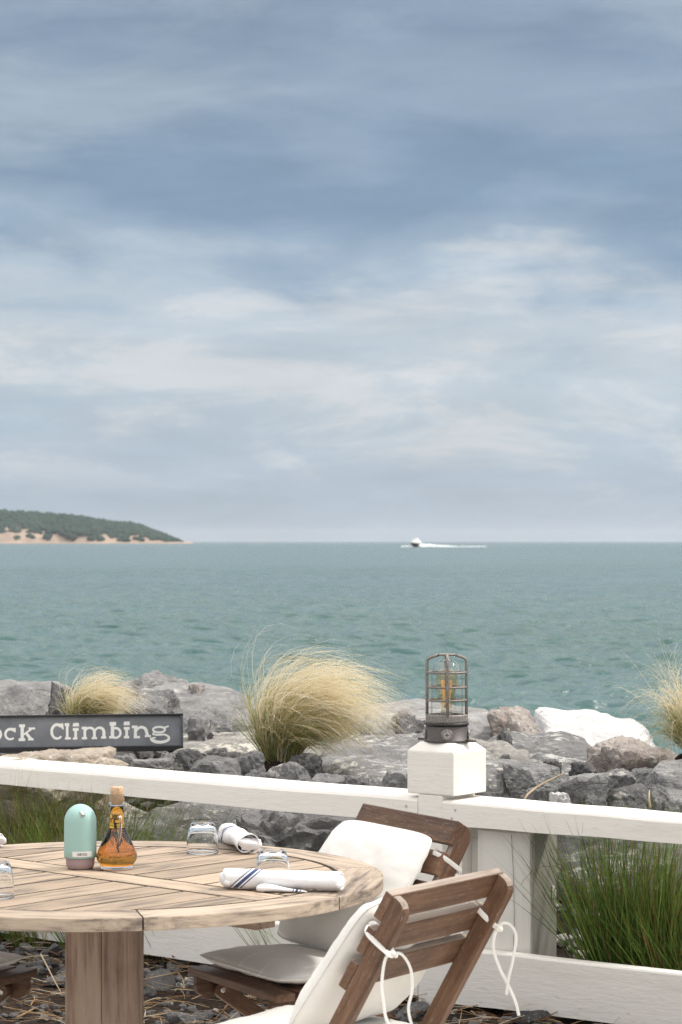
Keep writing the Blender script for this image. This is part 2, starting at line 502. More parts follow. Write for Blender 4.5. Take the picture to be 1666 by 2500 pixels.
def mat_rock(name, dark, light, lichen=0.0, lich_col=(.60, .57, .50), streak=(1, 1, 1), brown=0.0, rough=0.85, vary=0.22):
    N = NT(name)
    v = N.coord('Object', (1, 1, 1))
    vs = N.coord('Object', streak, loc=(3, 3, 3))
    big = N.noise(vs, 2.2, 6, 0.62, 0.5)
    mid = N.noise(v, 14, 7, 0.7, 0.3)
    fine = N.noise(v, 110, 4, 0.7)
    k = N.math('ADD', N.math('MULTIPLY', big, 0.5), N.math('ADD', N.math('MULTIPLY', mid, 0.35), N.math('MULTIPLY', fine, 0.25)))
    c = N.mix(N.rng(k, 0.40, 0.70), dark, light)
    if brown:
        c = N.mix(N.math('MULTIPLY', N.rng(N.noise(v, 3.1, 4, 0.6, 0.3), 0.5, 0.68), brown), c, (.26, .185, .14))
    sc = N.n('ShaderNodeVectorMath', operation='SCALE')
    N.l(c, sc.inputs[0]); N.l(rnd_val(N, 1 - vary, 1 + vary), sc.inputs['Scale'])
    c = sc.outputs[0]
    if lichen:
        a = N.noise(vs, 15, 8, 0.68, 0.15)
        reg = N.rng(N.noise(v, 1.6, 3, 0.5), 0.42, 0.6)
        e = N.math('MULTIPLY', N.rng(a, 0.60 - 0.06 * lichen, 0.64 - 0.05 * lichen), N.math('ADD', N.math('MULTIPLY', reg, 0.75), 0.1))
        c = N.mix(N.math('MULTIPLY', e, 0.9), c, lich_col)
    N.set(color=c, rough=rough, spec=0.25)
    b1 = N.bump(big, 0.35, 0.08)
    wv = N.n('ShaderNodeVectorMath', operation='ADD'); nv = N.n('ShaderNodeTexNoise'); nv.inputs['Scale'].default_value = 3.0; N.l(v, nv.inputs['Vector'])
    N.l(N.coord('Object', (streak[0], streak[1], streak[2] * 1.6), loc=(1, 5, 2)), wv.inputs[0]); N.l(nv.outputs['Color'], wv.inputs[1])
    cr = N.rng(N.voro(wv.outputs[0], 1.7, 'DISTANCE_TO_EDGE'), 0.0, 0.025)
    b2 = N.bump(N.math('ADD', N.math('MULTIPLY', mid, 1.0), N.math('MULTIPLY', cr, 0.15)), 0.8, 0.035, b1)
    N.bump(fine, 0.4, 0.006, b2)
    return N.m
M['rock_grey'] = mat_rock('grey_gneiss', (.085, .084, .086), (.295, .29, .288), 0.9, streak=(0.6, 1.6, 5))
M['rock_slab'] = mat_rock('grey_lichened_slab', (.095, .094, .096), (.295, .29, .29), 1.15, (.66, .65, .61), streak=(0.9, 1.2, 1.8))
M['rock_speck'] = mat_rock('speckled_pale_ledge', (.15, .143, .135), (.33, .31, .29), 1.8, (.64, .61, .54), streak=(1, 1, 2), brown=0.1)
M['rock_dark'] = mat_rock('dark_basalt', (.072, .070, .071), (.225, .221, .222), 0.6, streak=(1, 1, 1), vary=0.4)
M['rock_brown'] = mat_rock('brownish_granite', (.16, .135, .125), (.35, .31, .285), 0.5, streak=(1, 1, 2), brown=0.5)
M['rock_white'] = mat_rock('whitewashed_boulder', (.40, .39, .385), (.78, .77, .76), 0.0, streak=(.7, 1.5, 4), vary=0.03)
M['rock_tan'] = mat_rock('tan_rock', (.27, .225, .18), (.50, .43, .36), 0.8, streak=(1, 1, 3), brown=0.3)
M['rock_light'] = mat_rock('smooth_light_grey_rock', (.13, .129, .131), (.33, .325, .322), 0.5, streak=(.8, 1.5, 3), brown=0.08)
def mat_soil():
    N = NT('dark_soil_and_litter')
    v = N.coord('Object', rand=False)
    a = N.noise(v, 9, 8, 0.72, 0.5)
    b = N.noise(v, 70, 5, 0.7)
    c = N.ramp(N.math('ADD', N.math('MULTIPLY', a, 0.5), N.math('MULTIPLY', b, 0.5)), [(0.35, (.012, .009, .008)), (0.5, (.04, .03, .025)), (0.6, (.085, .06, .045)), (0.7, (.16, .125, .10))])
    N.set(color=c, rough=0.95, spec=0.1)
    N.bump(N.math('ADD', a, b), 0.9, 0.03)
    return N.m
M['soil'] = mat_soil()
def mat_blade(name, c0, c1, rough=0.6):
    N = NT(name)
    v = N.coord('Object', rand=True)
    c = N.mix(N.rng(N.noise(v, 23, 3), 0.35, 0.65), c0, c1)
    N.set(color=c, rough=rough, spec=0.2)
    # thin leaves let some light through
    tr = N.n('ShaderNodeBsdfTranslucent'); N.inp(tr.inputs[0], c)
    mx = N.n('ShaderNodeMixShader'); mx.inputs[0].default_value = 0.45
    N.l(N.b.outputs[0], mx.inputs[1]); N.l(tr.outputs[0], mx.inputs[2]); N.l(mx.outputs[0], N.out.inputs[0])
    return N.m
M['bl_green'] = mat_blade('green_blade', (.145, .24, .045), (.25, .37, .085))
M['bl_dgreen'] = mat_blade('dark_green_blade', (.06, .115, .025), (.12, .19, .045))
M['bl_red'] = mat_blade('reddish_blade', (.16, .075, .035), (.27, .15, .07))
M['bl_straw'] = mat_blade('straw_blade', (.60, .48, .25), (.78, .66, .40))
M['bl_pale'] = mat_blade('pale_plume', (.80, .71, .52), (.90, .83, .66))
M['bl_olive'] = mat_blade('olive_blade', (.22, .22, .055), (.38, .34, .10))
M['twig'] = mat_blade('dry_twig', (.28, .17, .09), (.50, .36, .21))
M['twig_pale'] = mat_blade('bleached_twig', (.50, .40, .28), (.66, .55, .40))

# ------------------------------------------------------------------ the fence line (shared by ground, rocks and fence)
FA = R(38.0)
FU = Vector((math.cos(FA), -math.sin(FA), 0))       # along the fence, to the right and nearer
FN = Vector((math.sin(FA), math.cos(FA), 0))        # away from the camera, seaward
FP = Vector((0.2668, 8.4228, 0))                       # post front at the left edge of the post core
def fs_(X, Y): return (X - FP.x) * FN.x + (Y - FP.y) * FN.y
def on_fence(px, back=0.0):
    """point of the fence front (moved back seaward) seen in photo column px"""
    k = (px - 833.0) / F
    b = FP + FN * back
    t = (k * b.y - b.x) / (FU.x - k * FU.y)
    p = b + FU * t
    return Vector((p.x, p.y, 0))
SEA_Z = -2.0
def prof(s):
    xs = [-60, -1.13, -1.07, 0.05, 0.25, 0.55, 1.0, 2.2, 3.6, 5.0, 6.3, 8.0, 12.0, 18.0]
    zs = [-.05, -.05, 0.0, 0.03, 0.15, 0.31, 0.39, 0.44, 0.46, 0.38, 0.0, -1.2, -3.2, -4.5]
    return float(np.interp(s, xs, zs))
def gz(X, Y, rough=True):
    s = fs_(X, Y)
    z = prof(s)
    if rough:
        q = mnoise.fractal(Vector((X * 1.3, Y * 1.3, 0.3)), 1.0, 2.0, 4)
        z += q * (0.012 if s < 0 else 0.05)
        z += mnoise.noise(Vector((X * 9, Y * 9, 1.7))) * 0.012
    return z

# ------------------------------------------------------------------ setting: ground
def make_ground():
    tt = np.concatenate([np.linspace(-400, -20, 14), np.linspace(-18, -6, 13), np.linspace(-5.5, 5.5, 180), np.linspace(6, 18, 13), np.linspace(20, 400, 14)])
    ss = np.concatenate([np.linspace(-60, -8, 14), np.linspace(-7, -2.2, 13), np.linspace(-2.0, 7.0, 170), np.linspace(7.3, 18, 20)])
    vs = []
    for s in ss:
        for t in tt:
            p = FP + FU * float(t) + FN * float(s)
            vs.append((p.x, p.y, gz(p.x, p.y) if abs(t) < 6 and -2.1 < s < 7 else prof(float(s))))
    nx = len(tt)
    fs = [(j * nx + i, j * nx + i + 1, (j + 1) * nx + i + 1, (j + 1) * nx + i) for j in range(len(ss) - 1) for i in range(nx - 1)]
    b = MB(); b.add(vs, fs)
    o = b.build('ground', M['soil'], None, True)
    tag(o, kind='structure')
make_ground()

def make_bounce_slab():  # added out of view: pale slab that throws light up under the table
    b = MB()
    q = [FP + FU * t + FN * d for t, d in ((-20, -1.1), (-20, -24), (20, -24), (20, -1.1))]
    vs, fs = prism([(p.x, p.y) for p in q], -.12, -.001)
    b.add(vs, fs)
    N = NT('pale_bounce_concrete')
    v = N.coord('Object', rand=False)
    N.set(color=N.mix(N.rng(N.noise(v, 3, 6), .3, .7), (.54, .51, .46), (.62, .585, .53)), rough=.9)
    tag(b.build('added_bounce_slab', N.m, None, False, True), kind='structure')
make_bounce_slab()

# ------------------------------------------------------------------ setting: sea
def mat_sea():
    N = NT('sea_water')
    tcn = N.n('ShaderNodeTexCoord')
    def cv(scale, loc=(0, 0, 0)):
        mp = N.n('ShaderNodeMapping'); mp.inputs['Scale'].default_value = scale; mp.inputs['Location'].default_value = loc
        mp.inputs['Rotation'].default_value = (0, 0, R(8))
        N.l(tcn.outputs['Object'], mp.inputs[0]); return mp.outputs[0]
    w1 = N.noise(cv((1.6, 2.6, 1)), 1.0, 5, 0.6, 0.6)          # ripples
    w3 = N.noise(cv((.03, .05, 1), (2, 7, 0)), 1.0, 5, 0.6, 0.4)
    w4 = N.noise(cv((.0035, .008, 1), (2, 7, 0)), 1.0, 4, 0.6, 0.4)
    body = N.mix(N.rng(w3, 0.38, 0.66), (.036, .096, .095), (.025, .080, .070))
    body = N.mix(N.rng(w4, 0.4, 0.65), body, (.040, .096, .100))
    N.set(color=body, rough=0.22, ior=1.33, spec=0.45)
    w2 = N.noise(cv((.16, .34, 1), (5, 9, 0)), 1.0, 5, 0.6, 0.5)
    b2 = N.bump(w2, 0.6, 0.8)
    N.bump(w1, 0.6, 0.10, b2)
    return N.m
def make_sea():
    rg = np.random.default_rng(12)
    waves = []
    for _ in range(110):
        lam = float(np.exp(rg.uniform(np.log(.28), np.log(3.6))))
        th = rg.normal(R(-65), R(38))
        amp = .0098 * lam ** .62 * rg.uniform(.5, 1.3)
        waves.append((2 * np.pi / lam * np.cos(th), 2 * np.pi / lam * np.sin(th), amp, rg.uniform(0, 6.28), lam))
    ys = np.concatenate([np.geomspace(34, 1500, 1500), np.geomspace(1560, 14000, 40)])
    us = np.concatenate([[-1.0, -.6, -.32], np.linspace(-.21, .21, 420), [.32, .6, 1.0]])
    sp = np.gradient(ys)
    Y = np.repeat(ys[:, None], len(us), 1); X = ys[:, None] * us[None] + 0 * Y
    Z = np.zeros_like(X)
    du = .42 / 420
    for kx, ky, am, ph, lam in waves:
        res = np.maximum(sp, ys * du * .6)
        at_ = np.clip((lam / (res * 2.6) - 1), 0, 1)[:, None]
        q = kx * X + ky * Y + ph
        Z += am * at_ * (np.sin(q) + .22 * np.sin(2 * q + .6))
    # gusts: rougher and smoother patches
    g = .75 + .35 * np.sin(X * .021 + 1.2 * np.sin(Y * .013)) * np.sin(Y * .017 + .8 * np.sin(X * .009))
    Z = Z * g + SEA_Z
    ny, nx = Y.shape
    V = np.stack([X, Y, Z], -1).reshape(-1, 3).astype(np.float32)
    ii = (np.arange(ny - 1) * nx)[:, None] + np.arange(nx - 1)[None]
    Fq = np.stack([ii, ii + 1, ii + nx + 1, ii + nx], -1).reshape(-1, 4).astype(np.int32)
    me = bpy.data.meshes.new('sea')
    me.vertices.add(len(V)); me.vertices.foreach_set('co', V.ravel())
    me.loops.add(Fq.size); me.loops.foreach_set('vertex_index', Fq.ravel())
    me.polygons.add(len(Fq)); me.polygons.foreach_set('loop_start', np.arange(len(Fq), dtype=np.int32) * 4)
    me.polygons.foreach_set('loop_total', np.full(len(Fq), 4, np.int32))
    me.update(calc_edges=True)
    me.polygons.foreach_set('use_smooth', np.ones(len(Fq), bool))
    me.materials.append(mat_sea())
    o = link(bpy.data.objects.new('sea', me))
    tag(o, kind='structure')
make_sea()

# ------------------------------------------------------------------ setting: far headland and its woods
def make_headland():
    D = 4000.0
    K = D / F
    sky_px = [(-900, 1225), (-500, 1232), (-200, 1238), (0, 1241.5), (64, 1245), (121, 1248), (179, 1252.6), (236, 1260.6), (287, 1270), (344, 1273), (376, 1284), (399, 1292), (424, 1302), (456, 1313.5), (475, 1319)]
    X = lambda px: (px - 833) * K
    Hh = lambda x: float(np.interp(x / K + 833, [p for p, _ in sky_px], [(1321.5 - y) * K + 1.64 for _, y in sky_px]))
    N = NT('sandy_bluff')
    v = N.coord('Object', rand=False)
    a = N.noise(v, 0.05, 5, 0.6)
    N.set(color=N.mix(N.rng(a, 0.4, 0.6), (.40, .30, .235), (.31, .24, .19)), rough=0.95, spec=0.0)
    xs = np.linspace(X(-900), X(472), 160)
    ds = [0, 12, 16, 30, 45, 70, 110, 170, 240, 400, 600]
    fr = [None, None, 0.05, 0.26, 0.42, 0.55, 0.75, 0.93, 1.0, 0.8, 0.0]
    vs = []
    for x in xs:
        h = max(Hh(float(x)) - 4.0, 0.2)
        for d, f in zip(ds, fr):
            if f is None: z = SEA_Z - 0.5 if d == 0 else SEA_Z + 2.2
            else: z = max(SEA_Z + 2.4, h * f + 2.5 * mnoise.noise(Vector((x * .03, d * .03, 2))) * min(1, h / 20)) if d < 600 else SEA_Z - 1
            vs.append((float(x) - .16 * d, D + d + 14 * mnoise.noise(Vector((x * .012, 0, 4))), z))
    n = len(ds)
    fs = [(i * n + j, (i + 1) * n + j, (i + 1) * n + j + 1, i * n + j + 1) for i in range(len(xs) - 1) for j in range(n - 1)]
    b = MB(); b.add(vs, fs)
    tag(b.build('headland', N.m, None, True), kind='structure')
    # woods: crowns one cannot tell apart
    N2 = NT('far_woodland')
    a = N2.noise(N2.coord('Object', rand=False), 0.04, 4, 0.6)
    N2.set(color=N2.mix(N2.rng(a, 0.35, 0.65), (.024, .048, .042), (.044, .072, .054)), rough=0.9, spec=0.0)  # bluish cast of distant haze is mixed into the leaf colour
    bm = bmesh.new(); bmesh.ops.create_icosphere(bm, subdivisions=1, radius=1.0)
    iv = [p.co.copy() for p in bm.verts]; bm.verts.index_update()
    fi = [tuple(q.index for q in f.verts) for f in bm.faces]; bm.free()
    b = MB()
    rr = random.Random(3)
    for _ in range(4200):
        px = rr.uniform(-500, 452)
        x = X(px); h = max(Hh(x) - 4.0, 0.2)
        if h < 4: continue
        d = rr.uniform(14, 250)
        f = float(np.interp(d, [16, 30, 45, 70, 110, 170, 240], [0.05, 0.26, 0.42, 0.55, 0.75, 0.93, 1.0]))
        q = mnoise.noise(Vector((px * .032, 0.5, 7))) + 0.5 * mnoise.noise(Vector((px * .1, 3, 7)))
        if f < 0.30 + 0.16 * q and rr.random() < 0.92 - 0.7 * (q > 0.05): continue
        r = rr.uniform(3.0, 6.5) * min(1, h / 22 + 0.3)
        c = Vector((x - .16 * d, D + d, h * f + r * 0.2))
        sc = Vector((r * rr.uniform(.9, 1.5), r, r * rr.uniform(.7, 1.1)))
        b.add([Vector((p.x * sc.x, p.y * sc.y, p.z * sc.z)) * (1 + 0.25 * mnoise.noise(p * 2 + c)) + c for p in iv], fi)
    tag(b.build('headland_woods', N2.m, None, True), kind='stuff')
make_headland()

# ------------------------------------------------------------------ far motor boat and its wake
def make_boat():
    Yb = 1534.0
    p = at(1015, 1335, Yb)
    root = empty('motor_boat', 'small white motor yacht with dark hull speeding on the horizon', 'boat', (p.x, p.y, SEA_Z), R(-28))
    hullm = mat_simple('dark_navy_hull', (.012, .02, .024), 0.4)
    wm = mat_simple('white_gelcoat', (.82, .82, .80), 0.35)
    gm = mat_simple('dark_windscreen', (.05, .06, .07), 0.15)
    # hull lofted from bow (toward -y) to stern
    secs = [(-6.0, 0.05, 3.0, 2.2), (-4.6, 1.2, 2.8, 0.4), (-2.5, 2.1, 2.55, 0.0), (0.5, 2.4, 2.3, -0.3), (5.5, 2.3, 2.1, -0.3)]
    vs, fs = [], []
    for y, hw, zt, zb in secs:
        vs += [(-hw, y, zt), (-hw * .85, y, zt * .5 + zb * .5), (0, y, zb), (hw * .85, y, zt * .5 + zb * .5), (hw, y, zt)]
    for i in range(len(secs) - 1):
        for j in range(4):
            fs.append((i * 5 + j, (i + 1) * 5 + j, (i + 1) * 5 + j + 1, i * 5 + j + 1))
        fs.append((i * 5 + 4, (i + 1) * 5 + 4, (i + 1) * 5, i * 5))
    fs.append((20, 21, 22, 23, 24))
    b = MB(); b.add(vs, fs); b.build('hull', hullm, root, fix=True)
    b = MB()
    def frustum(b, y0, y1, hw0, hw1, z0, z1, rake=0.6):
        q = [(-hw0, y0, z0), (hw0, y0, z0), (hw0, y1, z0), (-hw0, y1, z0), (-hw1, y0 + rake, z1), (hw1, y0 + rake, z1), (hw1, y1 - .2, z1), (-hw1, y1 - .2, z1)]
        b.add(q, [(3, 2, 1, 0), (4, 5, 6, 7), (0, 1, 5, 4), (1, 2, 6, 5), (2, 3, 7, 6), (3, 0, 4, 7)])
    frustum(b, -3.0, 4.0, 2.15, 1.8, 2.45, 4.0, 1.2)
    b.build('cabin', wm, root)
    b = MB(); frustum(b, -2.2, -1.0, 1.75, 1.6, 3.05, 3.75, 0.5); b.build('windscreen', gm, root)
    b = MB(); frustum(b, -1.2, 3.0, 1.35, .9, 4.03, 5.2, 0.7); b.build('flybridge', wm, root)
    b = MB(); frustum(b, 0.6, 2.4, 1.1, 0.5, 5.6, 5.8, 0.1)
    for sx in (-.8, .8): b.sweep([(sx, 1.6, 4.9), (sx * .8, 1.6, 5.7)], .14)
    b.sweep([(0, 1.7, 5.75), (0, 1.8, 7.0)], .16, taper=lambda t: 1 - .6 * t)
    b.build('radar_arch', wm, root)
    b = MB()
    for sx in (-1, 1):
        b.sweep([(0, -5.9, 3.7), (sx * 1.2, -4.5, 3.5), (sx * 2.1, -2.5, 3.2), (sx * 2.3, .5, 3.0)], .07)
        for y, hw, zt in ((-4.6, 1.2, 2.8), (-2.5, 2.1, 2.55), (.2, 2.35, 2.3)):
            b.sweep([(sx * hw, y, zt), (sx * hw, y, zt + .7)], .06)
    b.build('bow_rail', wm, root)
    # spray and foam trail, left on the water
    fm = mat_simple('sea_foam', (.82, .84, .84), 0.9, bscale=2, vary=(.70, .74, .75))
    b = MB()
    rr = random.Random(5)
    bm = bmesh.new(); bmesh.ops.create_icosphere(bm, subdivisions=2, radius=1.0)
    iv = [q.co.copy() for q in bm.verts]; bm.verts.index_update(); fi = [tuple(q.index for q in f.verts) for f in bm.faces]; bm.free()
    def puff(x, y, r, h):
        c = Vector((x, y, SEA_Z + h * .15))
        b.add([Vector((q.x * r, q.y * r * 1.2, q.z * h)) * (1 + .35 * mnoise.noise(q * 2.2 + c)) + c for q in iv], fi)
    for _ in range(60):   # bow wave, both sides
        t = rr.random()
        puff(p.x - 2.2 - 6.6 * t + rr.uniform(-.4, .4), p.y - 3 + 4 * t + rr.uniform(-1, 1), rr.uniform(.5, 1.0), (1.15 - .8 * t) * rr.uniform(.6, 1.0))
    for _ in range(190):
        t = rr.random() ** 1.2
        puff(p.x + 2.6 + 24 * t, p.y + 1 + 34 * t + rr.uniform(-2, 2), rr.uniform(.7, 1.4), (1.9 - 1.5 * t) * rr.uniform(.6, 1.05))
    for _ in range(120):
        t = rr.random()
        puff(p.x + 24 + 26 * t, p.y + 34 + 60 * t + rr.uniform(-6, 6), rr.uniform(.8, 2.4), rr.uniform(.12, .34))
    o = b.build('wake_foam', fm, None, True)
    tag(o, kind='stuff')
make_boat()

# ------------------------------------------------------------------ air between here and the far shore
def make_haze():
    b = MB(); b.box((0, 6900, 29.5), (29000, 15200, 75))
    N = bpy.data.materials.new('sea_haze'); N.use_nodes = True
    t = N.node_tree
    for n in list(t.nodes): t.nodes.remove(n)
    out = t.nodes.new('ShaderNodeOutputMaterial'); v = t.nodes.new('ShaderNodeVolumePrincipled')
    v.inputs['Density'].default_value = HAZE
    v.inputs['Color'].default_value = (.90, .94, 1.0, 1)
    v.inputs['Anisotropy'].default_value = 0.0
    t.links.new(v.outputs[0], out.inputs['Volume'])
    tag(b.build('haze', N), kind='stuff')
HAZE = 0.00004
make_haze()

# ------------------------------------------------------------------ rocks
_ico = {}
def ico(sub):
    if sub not in _ico:
        bm = bmesh.new(); bmesh.ops.create_icosphere(bm, subdivisions=sub, radius=1.0)
        bm.verts.index_update()
        v = np.array([p.co[:] for p in bm.verts]); f = [tuple(q.index for q in fc.verts) for fc in bm.faces]
        bm.free(); _ico[sub] = (v / np.linalg.norm(v, axis=1)[:, None], f)
    return _ico[sub]
def rock_geo(seed, hx, hy, hz, sub=5, nplanes=14, p=24, rough=0.03, strata=0.0, flat_top=0.85, tilt=0.12, planes=()):
    rg = np.random.default_rng(seed)
    d, f = ico(sub)
    nr = rg.normal(size=(nplanes, 3)); nr[:, 2] *= 0.7; nr /= np.linalg.norm(nr, axis=1)[:, None]
    h = rg.uniform(0.72, 1.0, nplanes)
    top = np.array([rg.uniform(-tilt, tilt), rg.uniform(-tilt, tilt), 1.0]); top /= np.linalg.norm(top)
    nr = np.vstack([nr, top[None], -top[None]]); h = np.concatenate([h, [flat_top, 0.9]])
    for (n_, hh) in planes:
        n_ = np.array(n_, float); n_ /= np.linalg.norm(n_)
        nr = np.vstack([nr, n_[None]]); h = np.concatenate([h, [hh]])
    q = np.maximum(d @ nr.T, 0) / h
    r = (np.sum(q ** p, axis=1) + 1e-9) ** (-1.0 / p)
    v = d * np.minimum(r, 1.6)[:, None] * np.array([hx, hy, hz])
    out = []
    o = Vector((float(rg.uniform(0, 50)), float(rg.uniform(0, 50)), float(rg.uniform(0, 50))))
    fr = 1.6 / max(hx, hy)
    for i in range(len(v)):
        q = Vector(v[i]); dd = Vector(d[i])
        k = mnoise.fractal(q * fr * 2.2 + o, 0.9, 2.1, 5)
        dis = rough * k
        if strata:
            a = Vector((q.x * fr * .8, q.y * fr * .8, q.z * fr * 9)) + o
            dis += strata * (mnoise.hetero_terrain(a, 0.8, 2.0, 3, 0.6) - .7) * (0.6 - abs(dd.z) * .4)
        out.append(q + dd * dis)
    return out, f
def rock(name, label, px0, px1, py0, py1, Y, depth, mat, seed, yaw=0.0, sub=5, sink=0.2, cat='rock', group=None, **k):
    """a boulder whose picture box is px0..px1, py0..py1 at depth Y"""
    a = at(px0, py0, Y); c = at(px1, py1, Y - depth * 0.25)
    hx = abs(c.x - a.x) / 2
    zt, zb = at(px0, py0, Y + depth * .36).z, c.z - sink
    hz = max((zt - zb) / 2, .04)
    ca, sa = abs(math.cos(yaw)), abs(math.sin(yaw))
    hx = max(hx, 0.03)
    v, f = rock_geo(seed, hx * 1.08, depth / 2, hz / k.get('flat_top', .85), sub, **k)
    b = MB(); b.add(v, f)
    o = b.build(name, M[mat] if isinstance(mat, str) else mat, None, False)
    o.location = ((a.x + c.x) / 2, Y, (zt + zb) / 2)
    o.rotation_euler = (0, 0, yaw)
    return tag(o, label, cat, group)

# far row, along the water
rock('boulder', 'grey slanting boulder with a dark broken right face at the water, far left', -70, 168, 1655, 1765, 12.6, 1.3, 'rock_light', 11, rough=.03, flat_top=.95, planes=(((1.0, -.9, .35), .50),))
rock('boulder', 'black broken rock wedge between the far left boulder and the left feather grass', 100, 172, 1672, 1775, 12.1, .45, 'rock_dark', 61, sub=4, planes=(((-.9, -.3, .3), .5),))
rock('boulder', 'pale whitish boulder at the water edge, cut off by the left edge of the picture', -120, 58, 1672, 1712, 14.6, 1.2, 'rock_white', 12)
rock('boulder', 'long dark ridged boulder against the water, right behind the left feather grass', 270, 470, 1656, 1715, 14.0, 1.2, 'rock_grey', 13, strata=.05, rough=.06)
rock('boulder', 'wide low grey slab against the water between the two left grass tufts', 300, 612, 1672, 1765, 13.2, 1.8, 'rock_light', 14, strata=.04, flat_top=.7)
rock('boulder', 'small lumpy dark boulder on top of the low slab at the water', 455, 502, 1672, 1702, 13.3, 0.35, 'rock_brown', 15, sub=4)
rock('boulder', 'squared light grey block just right of the left feather grass, above the sign', 335, 432, 1683, 1745, 12.5, 0.7, 'rock_light', 16, planes=(((1, -.5, 0), .72),))
rock('boulder', 'rough dark grey boulder right of the top corner of the sign', 425, 618, 1738, 1795, 11.9, 0.9, 'rock_grey', 17, strata=.05, rough=.05)
rock('boulder', 'flat black stone wedged below the rough boulder beside the sign', 458, 520, 1755, 1785, 11.3, 0.3, 'rock_dark', 18, sub=4)
rock('boulder', 'pale speckled ledge between the sign and the middle feather grass', 400, 735, 1778, 1850, 11.3, 1.5, 'rock_speck', 19, flat_top=.7, rough=.03)
rock('boulder', 'flat tan rock lying under the sign just over the rail', -80, 262, 1828, 1890, 10.35, 0.8, 'rock_tan', 20, flat_top=.7)
rock('boulder', 'huge grey slab streaked with white lichen left of the lamp post', 660, 1330, 1778, 2010, 11.6, 3.2, 'rock_slab', 21, flat_top=.72, tilt=.03, rough=.05, sub=6, strata=.03)
rock('boulder', 'long smooth grey slab at the water edge behind the lamp', 800, 1262, 1714, 1800, 13.8, 1.9, 'rock_light', 22, flat_top=.7, tilt=.03)
rock('boulder', 'small reddish wedge stone on the slabs left of the lamp', 955, 1014, 1735, 1768, 12.9, 0.35, 'rock_brown', 23, sub=4)
rock('boulder', 'low dark jagged rock between the two slabs left of the lamp', 880, 975, 1755, 1795, 12.5, 0.5, 'rock_grey', 24, sub=4, strata=.03)
rock('boulder', 'dark jagged rock directly behind the base of the lamp', 970, 1062, 1752, 1795, 12.6, 0.5, 'rock_dark', 25, sub=4, strata=.03)
rock('boulder', 'rounded pinkish brown boulder against the water right of the lamp', 1203, 1326, 1728, 1792, 13.0, 0.9, 'rock_brown', 26, rough=.04)
rock('boulder', 'long white boulder against the water left of the right feather grass', 1312, 1640, 1732, 1806, 14.0, 1.7, 'rock_white', 27, flat_top=.8, rough=.03, sink=.3, planes=(((.1, -.6, 1), .60),))
rock('boulder', 'broad grey slab with a deep crack right of the lamp post', 1150, 1520, 1783, 1905, 12.0, 2.0, 'rock_slab', 28, planes=(((.1, -.45, 1), .55),), flat_top=.72, strata=.05, rough=.05)
rock('boulder', 'small upright dark stone on the slab right of the lamp', 1218, 1252, 1780, 1826, 11.7, 0.25, 'rock_dark', 30, sub=4)
rock('boulder', 'brown rounded boulder below the right feather grass', 1440, 1625, 1795, 1885, 11.2, 0.9, 'rock_brown', 31, rough=.04)
rock('boulder', 'speckled pale rock right of the post under the broad slab', 1110, 1345, 1826, 1905, 10.9, 0.9, 'rock_speck', 32, rough=.04, planes=(((.1, -.7, 1), .5),))
rock('boulder', 'square grey block right behind the post cap', 1125, 1300, 1865, 1995, 9.9, 0.7, 'rock_grey', 33, planes=(((-.2, -1, .1), .75),))
rock('boulder', 'big grey rock in the right corner beyond the rail', 1560, 1790, 1850, 1985, 10.0, 1.1, 'rock_grey', 34, strata=.03)
rock('boulder', 'light grey rock face seen under the left rail behind the table', 250, 700, 1945, 2085, 9.95, 0.9, 'rock_light', 35, strata=.03, rough=.04, planes=(((.1, -.75, 1), .42),))
rock('boulder', 'pale rock behind the green grass under the left rail at the left edge', -110, 345, 1905, 2085, 10.45, 1.0, 'rock_speck', 62, strata=.03, planes=(((.1, -.75, 1), .42),))
rock('boulder', 'dark rough rock under the left rail beside the rolled napkin', 560, 900, 1985, 2085, 9.35, 0.45, 'rock_dark', 36, strata=.05, rough=.06)
rock('boulder', 'rough grey rock behind the tall green grass under the right rail', 1300, 1850, 2030, 2350, 8.95, 0.5, 'rock_grey', 37, rough=.05)
